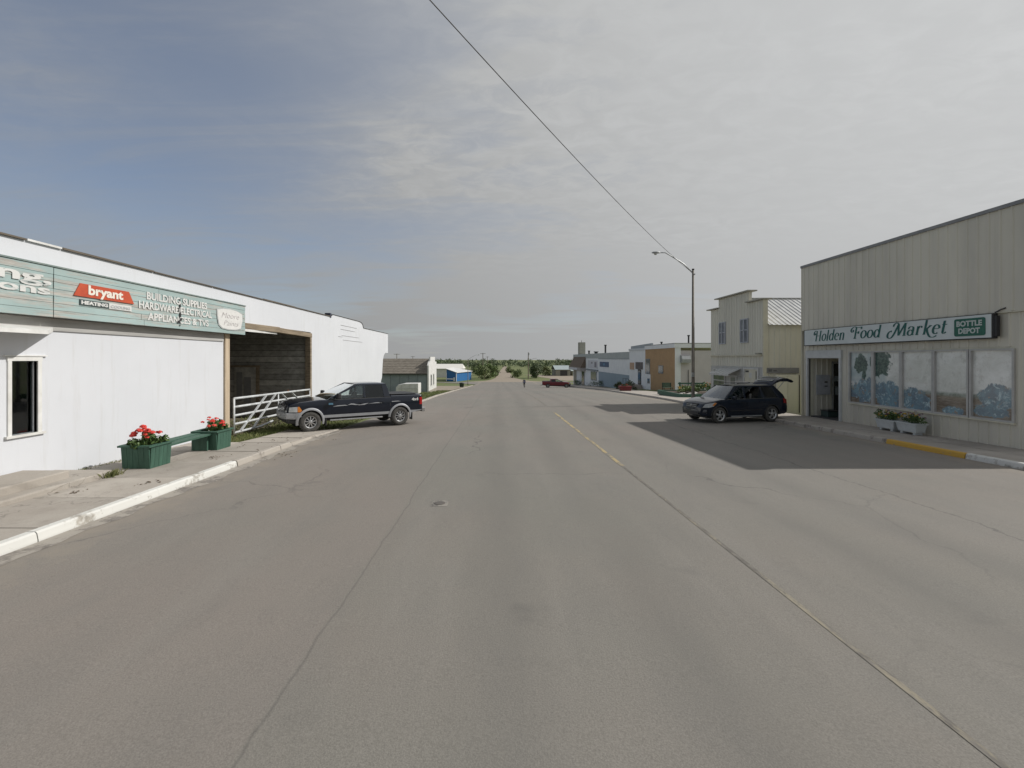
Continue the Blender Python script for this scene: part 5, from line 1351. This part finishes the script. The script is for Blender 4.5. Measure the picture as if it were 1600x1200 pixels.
    rbp.add(vs, [(i*5+j, i*5+j+1, (i+1)*5+j+1, (i+1)*5+j) for i in range(N) for j in range(4)]).build('rear_bumper', P, root, autosmooth=40)
    # tailgate swung up from the rear edge of the roof
    tg = MB(); prof = [(-1.80, 1.69), (-2.05, 1.90), (-2.32, 1.99), (-2.62, 1.98), (-2.85, 1.91), (-3.0, 1.84)]
    vs = []; K = 8
    for i, (x, z) in enumerate(prof):
        w = [.60, .64, .67, .70, .70, .66][i]
        for j in range(K + 1):
            f = -1 + 2 * j / K; vs.append((x, f * w, z + .04 * (1 - f*f) - .03 * abs(f)**6))
    n0 = len(vs); vs += [(x + .03, y * .97, z - (.13 if 0 < i // (K+1) < 5 else .05)) for i, (x, y, z) in enumerate(vs)]
    fs = []
    for b0 in (0, n0):
        fs += [(b0 + i*(K+1)+j, b0 + i*(K+1)+j+1, b0 + (i+1)*(K+1)+j+1, b0 + (i+1)*(K+1)+j) for i in range(5) for j in range(K)]
    bd = [j for j in range(K+1)] + [i*(K+1)+K for i in range(1, 6)] + [5*(K+1)+j for j in range(K-1, -1, -1)] + [i*(K+1) for i in range(4, 0, -1)]
    fs += [(bd[k], bd[(k+1) % len(bd)], n0 + bd[(k+1) % len(bd)], n0 + bd[k]) for k in range(len(bd))]
    tgo = tg.add(vs, fs).build('tailgate', P, root, autosmooth=40)
    MB().add([(-1.92, -.48, 1.85), (-1.92, .48, 1.85), (-2.38, .52, 2.035), (-2.38, -.52, 2.035)], [(0,1,2,3)]).build('pane', CARTINT, tgo)
    MB().box(-2.75, -2.5, -.5, .5, 1.80, 1.86).build('tailgate_trim', BLACKP, tgo)
    for s in (1, -1):
        MB().tube([(-1.98, s * .66, 1.40), (-2.55, s * .64, 1.90)], .014, 6).build('gas_strut', STEEL, root)
    MB().box(-2.2, -1.2, -.70, .70, .62, .66).build('boot_floor', INTERIOR, root)
    MB().box(-1.8, 2.0, -.7, .7, .22, .34).build('chassis', BLACKP, root)
    return root
sv = suv()
F, Rr = Vector((9.80, 19.9)), Vector((12.45, 20.45))
hd_ = (F - Rr).normalized(); lf = Vector((-hd_.y, hd_.x)); cn_ = (F + Rr) / 2 - lf * .83
sv.matrix_basis = Matrix.Translation((cn_.x, cn_.y, G(20.6) - .005)) @ Matrix.Rotation(math.atan2(hd_.y, hd_.x), 4, 'Z') @ Matrix.Rotation(R(1.0), 4, 'X') @ Matrix.Diagonal((.93, 1, 1, 1))
# ================================================================== STREET FURNITURE AND PLANTS
def lamp(name, x, y, sgn, arm, h, rise, label, r0=.11):
    t = thing(name, (x, y, G(y) + .1), label, 'street lamp', 'street lamps along the kerb')
    z = G(y) + .1
    MB().tube([(x, y, z - .2), (x, y, z + .25), (x, y, z + .26), (x, y, h)], [r0*1.5, r0*1.5, r0, r0*.62], 12).build('pole', POLEM, t, smooth=True)
    MB().tube([(x, y, h - .02), (x, y, h + .06)], r0*.75, 12).build('pole_cap', BLACKP, t)
    pts = [(x, y, h - .25), (x + sgn*arm*.25, y, h + rise*.35), (x + sgn*arm*.6, y, h + rise*.85), (x + sgn*arm*.72, y, h + rise), (x + sgn*arm*.86, y, h + rise*1.0)]
    MB().tube(pts, [.045, .04, .036, .034, .032], 8).build('arm', STEEL, t, smooth=True)
    hx = x + sgn*arm*.84; hz = h + rise
    m = MB(); prof = [(0, .0), (.10, .07), (.30, .095), (.52, .07), (.60, 0)]
    vs = []; K = 8
    for a, w in prof:
        for k in range(K):
            an = 2*math.pi*k/K; vs.append((hx + sgn*a, y + max(w, .02)*1.5*math.cos(an), hz + max(w, .02)*math.sin(an)*(1 if math.sin(an) > 0 else .7)))
    fs = [(i*K+k, i*K+(k+1) % K, (i+1)*K+(k+1) % K, (i+1)*K+k) for i in range(4) for k in range(K)] + [tuple(range(K)), tuple(4*K+k for k in range(K))]
    hd = m.add(vs, fs).build('lamp_head', STEEL, t, smooth=True)
    m = MB(); m.lathe([(.11, 0), (.10, -.06), (.05, -.10), (.0, -.11)], 12, 'z', c=(hx + sgn*.34, y, hz - .05)); m.build('lens', mat('lamp_lens', (.5,.5,.46), None, rough=.2), hd)
    return t
lm = lamp('street_lamp', 13.2, 30.3, -1, 2.62, 8.45, 1.15, 'tall brown street lamp beside the SUV, arm over the road')
MB().tube([(13.2, 30.18, 8.1), (13.2, 30.05, 8.1)], .05, 6).build('insulator', STEEL, lm)
MB().box(13.06, 13.2, 30.12, 30.25, 1.2, 1.5).build('fuse_box', STEEL, lm)
lamp('street_lamp', -8.9, 133, 1, 3.4, 2.2, 1.3, 'distant street lamp by the gravel lot corner, left of the road')
wr_ = thing('overhead_wire', (13.2, 30.2, 8.1), 'thin black overhead wire crossing the sky to the street lamp', 'wire')
P0, P1 = Vector((13.2, 30.2, 8.15)), Vector((-9.8, -7.5, 8.9)); pts = []
for i in range(41):
    t = i / 40; p = P0.lerp(P1, t); p.z -= 4 * .72 * t * (1 - t); pts.append(p)
MB().tube(pts, .0095, 6).build('cable', BLACKP, wr_, smooth=True)

def utility_pole(x, y, top, label, arms=1, w=2.2, r0=.17, lampm=False):
    t = thing('utility_pole', (x, y, G(y)), label, 'utility pole', 'wooden poles along the far road')
    MB().tube([(x, y, G(y) - .2), (x, y, top)], [r0, r0*.7], 8).build('pole', POLEW, t)
    for k in range(arms):
        MB().box(x - w/2, x + w/2, y - .16, y - .05, top - .45 - k*.8, top - .28 - k*.8).build('cross_arm', POLEW, t)
        for q in (-.45, -.2, .2, .45): MB().tube([(x + q*w*.98, y - .1, top - .28 - k*.8), (x + q*w*.98, y - .1, top - .08 - k*.8)], .06, 6).build('insulator', STEEL, t)
    if lampm:
        MB().tube([(x, y, top - 3.5), (x + 2.4, y, top - 2.6), (x + 3.6, y, top - 2.5)], .07, 6).build('lamp_arm', STEEL, t)
        MB().tube([(x + .2, y - .3, top - 1.2), (x + .2, y - .3, top - .3)], .28, 8).build('transformer', STEEL, t)
    return t
def atpx(px_, Y): return (px_ - 778) * Y / 700
for px_, py_, Y, lab, arms, w, lp_ in (
    (754.5, 551.5, 230, 'nearest utility pole with cross arm behind the left street lamp', 1, 2.6, False),
    (761.5, 557.0, 330, 'second utility pole with cross arm along the left of the far road', 1, 2.6, False),
    (768.5, 560.0, 430, 'most distant utility pole left of the far gravel road', 1, 3.4, False),
    (825.5, 550.5, 190, 'utility pole with transformer and lamp arm in front of the round green tree', 0, 2.2, True),
    (868.5, 560.0, 330, 'utility pole above the tan shed, left one of the pair', 0, 1.5, False),
    (873.5, 559.5, 340, 'utility pole above the tan shed, right one of the pair', 0, 1.5, False),
    (620.0, 552.5, 240, 'utility pole with cross arm rising behind the garage roof, the taller', 1, 3.2, False),
    (645.0, 556.5, 330, 'utility pole with cross arm rising behind the garage roof, the shorter', 1, 3.2, False)):
    utility_pole(atpx(px_, Y), Y, CAM_H + (560 - py_) * Y / 700, lab, max(arms, 1) if arms else 0, w, .22, lp_)

# --- foliage
def leaf_cloud(m, rng, centers, radii, n, size, flat=.8, mi=0):
    """n leaf-sized faces spread in clumps"""
    cs_ = np.array(centers); rs = np.array(radii)
    idx = rng.integers(0, len(cs_), n)
    d = rng.normal(size=(n, 3)); d /= np.linalg.norm(d, axis=1)[:, None]
    r_ = rng.random(n) ** .45
    p = cs_[idx] + d * (rs[idx] * r_[:, None])
    a = rng.normal(size=(n, 3)); a /= np.linalg.norm(a, axis=1)[:, None]
    b = np.cross(a, d + .4 * rng.normal(size=(n, 3))); b /= (np.linalg.norm(b, axis=1)[:, None] + 1e-6)
    s = size * rng.uniform(.6, 1.35, n)[:, None]
    q = np.stack([p - a*s*.5, p + b*s*.32, p + a*s*.55, p - b*s*.32], 1).reshape(-1, 3)
    k = len(m.v); m.v += [tuple(v) for v in q]
    m.f += [(k+4*i, k+4*i+1, k+4*i+2, k+4*i+3) for i in range(n)]; m.m += [mi] * n
def fast(m, name, mats, parent):
    if parent is not None:
        L = parent.matrix_basis.translation; m.v = [(x-L.x, y-L.y, z-L.z) for x, y, z in m.v]
    me = bpy.data.meshes.new(name); me.from_pydata(m.v, [], m.f)
    for mm in (mats if isinstance(mats, list) else [mats]): me.materials.append(mm)
    if any(m.m): me.polygons.foreach_set('material_index', m.m)
    return link(name, me, parent)
def tree(name, x, y, h, w, label, cat, seed, mtl, nleaf, lsize, trunk=True, group=None, clumps=14, base=.12):
    rng = np.random.default_rng(seed); g0 = G(y) - .05
    t = thing(name, (x, y, g0), label, cat, group)
    cen, rad = [], []
    for i in range(clumps):
        a = rng.uniform(0, 2*math.pi); zz = base + (1 - base) * rng.random() ** .8
        prof = math.sin(math.pi * min(1, .12 + zz * .82)) ** .6
        rr = w / 2 * prof * rng.random() ** .5 * .85
        cen.append((x + rr*math.cos(a), y + rr*math.sin(a), g0 + h * (zz * .86))); q = w * rng.uniform(.13, .24)
        rad.append((q, q, q * .8))
    m = MB(); leaf_cloud(m, rng, cen, rad, nleaf, lsize); fast(m, 'crown', mtl, t)
    if trunk:
        m = MB(); m.tube([(x, y, g0 - .2), (x + .05*w, y, g0 + h*.35), (x, y, g0 + h*.7)], [h*.035, h*.022, h*.008], 7)
        for c in cen[:7]: m.tube([(x, y, g0 + h*.25), ((x + c[0])/2, (y + c[1])/2, g0 + h*.42), c], [h*.014, h*.01, h*.004], 5)
        fast(m, 'trunk', BARK, t)
    return t
specs = [ # px, Y, height px top, width m, kind
    ('round_tree', 838, 200, 566.0, 9.0, 'tree', 'round dark green tree behind the utility pole with transformer', LEAFD, 2600, .55),
    ('bush', 852, 235, 571.5, 7.0, 'bush', 'pale green tree just right of the round dark tree', LEAF, 1700, .5),
    ('bush', 808, 205, 577.5, 6.5, 'bush', 'low green bush right of the far gravel road', LEAF, 1500, .45),
    ('bush', 797, 300, 573.5, 6.5, 'bush', 'small far bush at the right edge of the gravel road', LEAF, 1000, .55),
    ('bush', 748, 200, 569.0, 8.0, 'bush', 'leftmost big bush above the grass bank, right of the blue shed', LEAF, 2200, .5),
    ('bush', 757, 185, 573.0, 7.0, 'bush', 'front bush of the clump left of the gravel road', LEAF, 2200, .45),
    ('bush', 766, 215, 568.0, 8.5, 'bush', 'tall middle bush of the clump left of the gravel road', LEAF, 2400, .5),
    ('bush', 775, 240, 572.0, 6.5, 'bush', 'rightmost bush of the clump, by the gravel road edge', LEAFD, 1700, .5),
    ('bush', 746, 240, 566.5, 9, 'bush', 'back bush of the clump behind the left street lamp', LEAFD, 1700, .55)]
for i, (nm, px_, Y, pyt, w, cat, lab, mt, nl, ls) in enumerate(specs):
    top = CAM_H + (560 - pyt) * Y / 700
    tree(nm, atpx(px_, Y), Y, top - G(Y), w, lab, cat, 40 + i, mt, nl, ls, True, 'bushes and trees by the far road', 16, .08)
# far belt of woodland: one mass to the eye
rng = np.random.default_rng(77)
wood = MB()
for (Y, n_, hlo, hhi, dens) in ((340, 40, 3.0, 5.5, 60), (500, 90, 5.0, 8.5, 64), (640, 210, 7.0, 10.0, 60), (800, 260, 8.5, 12.5, 56), (1100, 200, 11, 15, 44)):
    for i in range(n_):
        x = rng.uniform(-.62, .78) * Y
        if Y == 340 and not (.14*Y < x or x < -.12*Y): continue
        if Y == 500 and -.03*Y < x < .06*Y: continue
        y = Y + rng.uniform(-35, 60); h = rng.uniform(hlo, hhi); g0 = G(y)
        cen = [(x + rng.normal()*h*.30, y + rng.normal()*h*.3, g0 + h*rng.uniform(.12, .82)) for _ in range(8)]
        leaf_cloud(wood, rng, cen, [(h*.28, h*.28, h*.22)] * 8, dens, h * .2)
        wood.tube([(x, y, g0), (x, y, g0 + h*.6)], [h*.02, h*.01], 4, cap=False)
wo_ = fast(wood, 'woodland', LEAFD, None); tag(wo_, 'dark green belt of far trees along the horizon', 'woodland', kind='stuff')

# --- grass by the gateway and along the kerb
def blades(m, rng, n_, fx, fy, hmin, hmax, w=.012, zoff=-.06):
    for _ in range(n_):
        x, y = fx(rng), fy(rng); h = rng.uniform(hmin, hmax); a = rng.uniform(0, 2*math.pi); z = G(y) + zoff
        dx, dy = math.cos(a), math.sin(a); lx, ly = rng.normal()*h*.35, rng.normal()*h*.35
        m.add([(x - dx*w, y - dy*w, z), (x + dx*w, y + dy*w, z), (x + lx*.4, y + ly*.4, z + h*.65), (x + lx, y + ly, z + h)], [(0, 1, 2), (0, 2, 3)])
rng = np.random.default_rng(5)
m = MB()
blades(m, rng, 7000, lambda r: r.uniform(-9.5, -8.15), lambda r: r.uniform(14.15, 25), .05, .19)
blades(m, rng, 3500, lambda r: r.uniform(-8.3, -6.5), lambda r: r.uniform(17.6, 25), .03, .12)
blades(m, rng, 1500, lambda r: r.uniform(-12.5, -9.6), lambda r: r.uniform(16.2, 22.4), .05, .22)
blades(m, rng, 6000, lambda r: r.uniform(-9.4, -5.9), lambda r: r.uniform(24.5, 45), .05, .16, .02)
blades(m, rng, 4000, lambda r: r.uniform(-12, -6.1), lambda r: r.uniform(42, 62), .06, .22, .03)
tag(fast(m, 'grass', GRASS, None), 'short green grass along the left kerb and by the gateway', 'grass', kind='stuff')
m = MB()
blades(m, rng, 260, lambda r: -8.28 + r.normal()*.05, lambda r: 9.6 + r.normal()*.10, .05, .16, .008, .12)
blades(m, rng, 200, lambda r: -9.4 + r.normal()*.05, lambda r: r.uniform(9.7, 11.5), .03, .09, .007, .12)
tag(fast(m, 'weeds', GRASS, None), 'small weeds growing at the foot of the door step', 'weeds', kind='stuff')

# --- green planters with geraniums, and the plank bench between
def planter(loc, s, h, label):
    t = thing('planter_box', loc, label, 'planter', 'green planters by the white wall', local=True)
    nb = 5; w = s / nb
    bm_ = MB().box(-w/2 + .003, w/2 - .003, -.012, .012, 0, h).mesh('side_board', GREENW)
    for f in range(4):
        for i in range(nb):
            o = link('side_board', bm_, t); a = f * math.pi / 2
            u = -s/2 + (i + .5) * w
            o.matrix_basis = Matrix.Rotation(a, 4, 'Z') @ Matrix.Translation((u, -s/2 + .012, 0)) @ Matrix.Rotation(R(4), 4, 'X') @ Matrix.Translation((0, 0, 0))
    e = s/2 + .06
    for a in range(4):
        o = link('rim_board', bpy.data.meshes.get('rim_board') or MB().box(-e, e - .0, -.05, .045, 0, .04).mesh('rim_board', GREENW), t)
        o.matrix_basis = Matrix.Rotation(a * math.pi/2, 4, 'Z') @ Matrix.Translation((-.05 if a % 2 else 0, -e + .04, h + .002 + .003 * (a % 2)))
    MB().box(-s/2 + .0, s/2 - .0, -s/2 + .0, s/2 - .0, h - .12, h - .05).build('soil', SOIL, t)
    return t
ps = [((-8.32, 10.62), 'nearest green planter box with red geraniums on the left pavement'), ((-8.24, 12.95), 'second green planter box with red geraniums, nearer the gate')]
for (x, y), lab in ps: planter((x, y, G(y) + .132), .64, .50, lab)
bn = thing('bench', (-8.32, 11.8, G(11.8) + .13), 'low green plank bench joining the two planter boxes', 'bench', 'green planters by the white wall')
for i in range(2):
    MB().box(-8.62 + i*.30, -8.335 + i*.30, 11.0, 12.60, G(11.8) + .56 - .012*i, G(11.8) + .605 - .012*i).build('seat_board', GREENW, bn)
MB().box(-8.55, -8.12, 11.03, 11.09, G(11) + .14, G(11) + .55).build('end_support', GREENW, bn)
MB().box(-8.55, -8.12, 12.50, 12.56, G(12.5) + .14, G(12.5) + .56).build('end_support', GREENW, bn)
def bloom_mesh(rng, r_, mtl, name='blossom'):
    m = MB(); n_ = 26
    for i in range(n_):
        d = Vector(rng.normal(size=3)); d.z = abs(d.z) * .9; d.normalize(); p = d * r_ * .8
        a = d.orthogonal().normalized(); b = d.cross(a); s = r_ * .42; th = rng.uniform(0, 6.28)
        a, b = a*math.cos(th) + b*math.sin(th), b*math.cos(th) - a*math.sin(th)
        m.add([p - a*s - b*s*.6, p + a*s*.3 - b*s, p + a*s + b*s*.5 + d*s*.2, p - a*s*.2 + b*s + d*s*.2], [(0,1,2,3)])
    return m.mesh(name, mtl)
def potted(name, loc, label, cat, rad, h, nleaf, blooms, leafm, seed, group=None, lsize=.07, brad=.06):
    rng = np.random.default_rng(seed); t = thing(name, loc, label, cat, group); x, y, z = loc
    cen = [(x + rng.normal()*rad[0]*.45, y + rng.normal()*rad[1]*.45, z + h*rng.uniform(.1, .65)) for _ in range(14)]
    m = MB(); leaf_cloud(m, rng, cen, [(rad[0]*.35, rad[1]*.35, h*.25)] * 14, nleaf, lsize)
    for c in cen: m.tube([(x, y, z - .03), c], [.008, .004], 4, cap=False)
    fast(m, 'foliage', leafm, t)
    for mtl, n_, hb in blooms:
        me = bloom_mesh(rng, brad, mtl)
        for i in range(n_):
            a = rng.uniform(0, 6.28); q = rng.random() ** .5
            o = link('blossom', me, t); k = rng.uniform(.7, 1.35)
            bx, by = rad[0]*q*math.cos(a), rad[1]*q*math.sin(a); bz = h * (hb - .45*q*q) * rng.uniform(.8, 1.12)
            o.matrix_basis = Matrix.Translation((bx, by, bz)) @ Matrix.Rotation(a*3, 4, 'Z') @ Matrix.Diagonal((k, k, k*.8, 1))
    return t
for i, ((x, y), lab) in enumerate(ps):
    potted('geranium', (x, y, G(y) + .59), ['bushy red geranium in the nearest green planter', 'bushy red geranium in the second green planter'][i], 'flowers', (.33, .33), .44, 900,
           [(REDF, 17, 1.0)], LEAFP, 90 + i, 'red geraniums', .085, .058)
# --- white planters by the market
for i, (x, y, lab, lab2) in enumerate(((14.52, 16.62, 'white footed planter box under the third shop window, left one of the pair', 'yellow and dark red flowers in the left white planter'),
                                (14.50, 15.72, 'white footed planter box under the shop windows, right one of the pair', 'yellow and purple flowers in the right white planter'))):
    z = G(y) + .135
    t = thing('flower_trough', (x, y, z), lab, 'planter', 'white planters by the market wall')
    m = MB(); a, b = .40, .20
    m.add([(x-b*.8, y-a*.86, z+.08), (x+b*.8, y-a*.86, z+.08), (x+b*.8, y+a*.86, z+.08), (x-b*.8, y+a*.86, z+.08), (x-b, y-a, z+.38), (x+b, y-a, z+.38), (x+b, y+a, z+.38), (x-b, y+a, z+.38)],
          [(0,3,2,1),(4,5,6,7),(0,1,5,4),(1,2,6,5),(2,3,7,6),(3,0,4,7)]); m.build('trough', mat('white_plastic', (.55,.58,.57), (.48,.50,.50), 6, .45), t, bevel=.015)
    MB().box(x-b-.02, x+b+.02, y-a-.02, y+a+.02, z+.36, z+.40).build('rim', MATS['white_plastic'], t, bevel=.01)
    for q in (-.24, .24):
        MB().box(x-.13, x+.13, y+q-.05, y+q+.05, z, z+.08).build('foot', MATS['white_plastic'], t, bevel=.01)
    potted('marigolds', (x, y, z + .40), lab2, 'flowers', (.24, .52), .40, 800, [(YELF, 26, .8), (PURF, 9, 1.0)], LEAFP, 120 + i, 'flowers by the market wall', .06, .035)

# --- right pavement: red planter, bushes, bench, fence, raised bed
rp = thing('red_planter', (15.9, 55, G(55) + .13), 'dark red planter tub on the far right pavement', 'planter')
z = G(55) + .13
MB().prism([(-.75, .42), (-.55, .0), (.62, .0), (.72, .42), (.72, .55), (-.75, .55)], lambda a, b, t: (15.6 + a, 55 + t, z + b), -.4, .4).build('tub', mat('red_tub', (.13,.012,.014), (.10,.01,.011), 4, .6), rp, bevel=.03)
MB().box(14.85, 16.35, 54.58, 55.42, z + .551, z + .60).build('rim', mat('red_rim', (.17,.025,.025), None, rough=.6), rp, bevel=.01)
potted('tub_plants', (15.6, 55, z + .6), 'low dark leaves growing in the dark red planter', 'plants', (.5, .3), .3, 200, [(REDF, 5, .8)], LEAFD, 140, None, .1, .05)
for i, (px_, Y, h, w, lab) in enumerate(((985, 63, 1.5, 2.4, 'dark round shrub left of the concrete entrance steps'), (970, 66, 1.3, 1.8, 'smaller shrub behind the dark red planter'), (978, 61, .8, 1.5, 'low pale shrub between the red planter and the steps'),
                                      (933, 97, 1.2, 4.5, 'dark low shrub under the tavern window'), (902, 118, 1.4, 3.5, 'dark shrub by the tavern doors'))):
    tree('shrub', atpx(px_, Y), Y, h, w, lab, 'shrub', 160 + i, LEAFD if i != 2 else LEAF, 900, .16, True, 'shrubs along the right row', 10, .05)
sgr = strip(frange(57, 68, 1), lambda y: 18.4, lambda y: 22.3, .05, 1).build('lawn_strip', TURF); tag(sgr, kind='structure')
gb = thing('garden_seat', (20.2, 53.5, G(53)), 'dark green garden seat in front of the brick wall', 'bench')
z = G(53) + .12; gx0 = 19.6
for i in range(4): MB().box(gx0, gx0 + 1.1, 53 + i*.12, 53.10 + i*.12, z + .42, z + .46).build('seat_slat', GREENW, gb)
for i in range(4): MB().box(gx0, gx0 + 1.1, 53.5 + i*.02, 53.53 + i*.02, z + .5 + i*.13, z + .61 + i*.13).build('back_slat', GREENW, gb)
for xx in (gx0 + .05, gx0 + 1.0):
    MB().box(xx, xx + .06, 53.0, 53.06, z, z + .42).build('leg', BLACKP, gb); MB().box(xx, xx + .06, 53.5, 53.56, z, z + .95).build('leg', BLACKP, gb)
gf = thing('rail_fence', (17, 42, G(42)), 'dark green wooden rail fence behind the flower bed by the lamp post', 'fence')
for i in range(3):
    x = 17.1 + i * 1.1; MB().box(x, x + .12, 42.2, 42.32, G(42), G(42) + 1.25).build('post', GREENW, gf)
for k in (.72, 1.08): MB().box(16.95, 19.6, 42.12, 42.2, G(42) + k, G(42) + k + .13).build('rail', GREENW, gf)
bd_ = thing('raised_bed', (16.6, 36.8, G(36.8)), 'low dark green timber edged flower bed near the street lamp', 'flower bed')
z = G(37) + .05
for (x0, x1, y0, y1) in ((14.6, 19.5, 36.0, 36.12), (14.6, 14.72, 36.12, 40.9), (14.6, 19.5, 40.9, 41.02)):
    MB().box(x0, x1, y0, y1, z, z + .38).build('edge_board', GREENW, bd_)
MB().box(14.72, 19.5, 36.12, 40.9, z - .1, z + .28).build('soil', SOIL, bd_)
rng = np.random.default_rng(8)
for i in range(9):
    x, y = rng.uniform(15.0, 17.2), rng.uniform(36.3, 38); s = rng.uniform(.12, .26)
    st_ = thing('white_stone', (x, y, z + .28), 'pale rounded stone lying in the raised flower bed', 'stone', 'stones in the flower bed')
    bm = bmesh.new(); bmesh.ops.create_icosphere(bm, subdivisions=2, radius=s)
    for v in bm.verts: v.co = v.co * (1 + .22 * rng.normal() * .5); v.co.z *= .6
    me = bpy.data.meshes.new('stone'); bm.to_mesh(me); bm.free(); me.materials.append(mat('pale_stone', (.55,.53,.48), (.42,.40,.37), 5, .85)); me.shade_smooth()
    link('stone', me, st_)
for i, (x, y, rx, h, bl_, lab) in enumerate(((16.3, 39, .8, .8, [(YELF, 10, .8)], 'pale green plants with small yellow flowers in the raised bed'), (17.6, 39.6, .7, .9, [(YELF, 6, .8)], 'leafy plants at the middle of the raised bed'),
                                         (17.9, 37.2, .7, 1.2, [(ORAF, 26, .9)], 'orange flowering plants right of the lamp post'), (18.9, 38, .8, 1.1, [(YELF, 8, .8)], 'green flowering plants against the cream shop corner'))):
    potted('bed_plants', (x, y, z + .28), lab, 'plants', (rx, .8), h, 700, bl_, LEAFP if i else LEAF, 180 + i, 'plants in the raised bed', .13, .07)
bin_ = thing('waste_bin', (-8.4, 94, G(94)), 'small dark green bin near the far left kerb', 'bin')
z = G(94)
MB().lathe([(.0, 0), (.42, 0), (.5, .8), (.52, .82), (.5, .86), (0, .95)], 12, 'z', c=(-7.6, 94, z)).build('bin_body', mat('bin_green', (.02,.045,.03), None, rough=.5), bin_, smooth=True)
MB().lathe([(.53, .78), (.55, .80), (.53, .84)], 12, 'z', c=(-7.6, 94, z)).build('bin_rim', BLACKP, bin_)
# valve cover in the road
vc = thing('valve_cover', (-1.05, 8.1, G(8.1)), 'small square iron valve cover set in the asphalt', 'cover')
MB().box(-1.20, -.90, 7.93, 8.25, G(8.25), G(7.93) + .004).build('collar', worn('collar_concrete', (.27,.25,.22), (.16,.15,.135), .5, 5), vc)
MB().lathe([(0, .010), (.085, .010), (.10, .006), (.10, 0)], 18, 'z', c=(-1.05, 8.1, G(7.93) + .003)).build('lid', mat('iron', (.09,.085,.08), (.14,.12,.10), 30, .6), vc)
# litter and dry leaves on the left pavement and in the gutter
rng = np.random.default_rng(31)
m = MB()
for (x, y, n_, sp) in ((-7.3, 11.7, 16, .12), (-7.05, 9.0, 12, .1), (-7.6, 13.2, 10, .15), (-7.1, 14.3, 12, .2), (-6.2, 12.4, 22, .35), (-6.15, 15.8, 18, .4), (-7.9, 8.3, 10, .1)):
    for _ in range(n_):
        a = rng.uniform(0, 6.28); s = rng.uniform(.015, .05); px_, py_ = x + rng.normal()*sp, y + rng.normal()*sp*1.5
        z = G(py_) + (.139 if px_ < -6.6 else .01)
        m.add([(px_ - s*math.cos(a), py_ - s*math.sin(a), z), (px_ + s*.5*math.sin(a), py_ - s*.5*math.cos(a), z + .012), (px_ + s*math.cos(a), py_ + s*math.sin(a), z + .004), (px_ - s*.5*math.sin(a), py_ + s*.5*math.cos(a), z + .014)], [(0,1,2,3)])
tag(fast(m, 'dry_leaves', mat('dry_leaf', (.085,.06,.035), (.14,.10,.06), 20, .9), None), 'scattered dry leaves on the left pavement', 'leaves', kind='stuff')

# --- the walker in the road
pr = thing('person', (5.0, 85, G(85)), 'person in navy jacket and teal cap walking along the road', 'person', local=True)
pr.matrix_basis = Matrix.Translation((5.0, 85, G(85))) @ Matrix.Rotation(R(10), 4, 'Z')
V = [(0,0,.95,.135,.10), (0,.01,1.15,.13,.095), (0,.01,1.36,.155,.10), (0,.02,1.47,.06,.06), (0,.03,1.56,.085,.095), (0,.03,1.66,.09,.10), (0,.02,1.73,.05,.06),
     (.19,.01,1.40,.062,.062), (.25,-.03,1.14,.048,.048), (.24,.10,.92,.036,.036), (.24,.14,.84,.035,.02), (-.19,.01,1.40,.062,.062), (-.25,.0,1.14,.048,.048), (-.25,-.10,.93,.036,.036), (-.25,-.13,.85,.035,.02),
     (.09,.0,.88,.10,.10), (.10,.10,.50,.066,.066), (.10,-.02,.10,.05,.05), (.10,.12,.04,.045,.03), (-.09,.0,.88,.10,.10), (-.10,-.03,.50,.066,.066), (-.10,-.28,.14,.05,.05), (-.10,-.16,.05,.045,.03)]
E = [(0,1),(1,2),(2,3),(3,4),(4,5),(5,6),(2,7),(7,8),(8,9),(9,10),(2,11),(11,12),(12,13),(13,14),(0,15),(15,16),(16,17),(17,18),(0,19),(19,20),(20,21),(21,22)]
me = bpy.data.meshes.new('body'); me.from_pydata([v[:3] for v in V], E, [])
n = NT('clothing', .85)
tcn = n.t.nodes.new('ShaderNodeTexCoord'); sp_ = n.t.nodes.new('ShaderNodeSeparateXYZ'); n.t.links.new(tcn.outputs['Object'], sp_.inputs[0])
cr = n.t.nodes.new('ShaderNodeValToRGB'); cr.color_ramp.interpolation = 'CONSTANT'
els = [(0, (.02,.02,.02)), (.07, (.045,.045,.035)), (.49, (.02,.035,.10)), (.82, (.42,.27,.19)), (.90, (.03,.16,.13))]
while len(cr.color_ramp.elements) < len(els): cr.color_ramp.elements.new(.5)
for e_, (p_, c_) in zip(cr.color_ramp.elements, els): e_.position = p_; e_.color = (*c_, 1)
n.t.links.new(n.math('DIVIDE', sp_.outputs[2], 1.8), cr.inputs[0]); n.out(cr.outputs[0])
me.materials.append(MATS['clothing'])
po = link('body', me, pr)
md = po.modifiers.new('skin', 'SKIN')
sv_ = me.skin_vertices[0].data if me.skin_vertices else None
if sv_ is None:
    bm = bmesh.new(); bm.from_mesh(me); bm.verts.layers.skin.verify(); bm.to_mesh(me); bm.free(); sv_ = me.skin_vertices[0].data
for i, v in enumerate(V): sv_[i].radius = (v[3], v[4])
sv_[0].use_root = True
sb_ = po.modifiers.new('smooth', 'SUBSURF'); sb_.levels = 2; sb_.render_levels = 2

for o in bpy.data.objects:
    if '_local' in o: del o['_local']
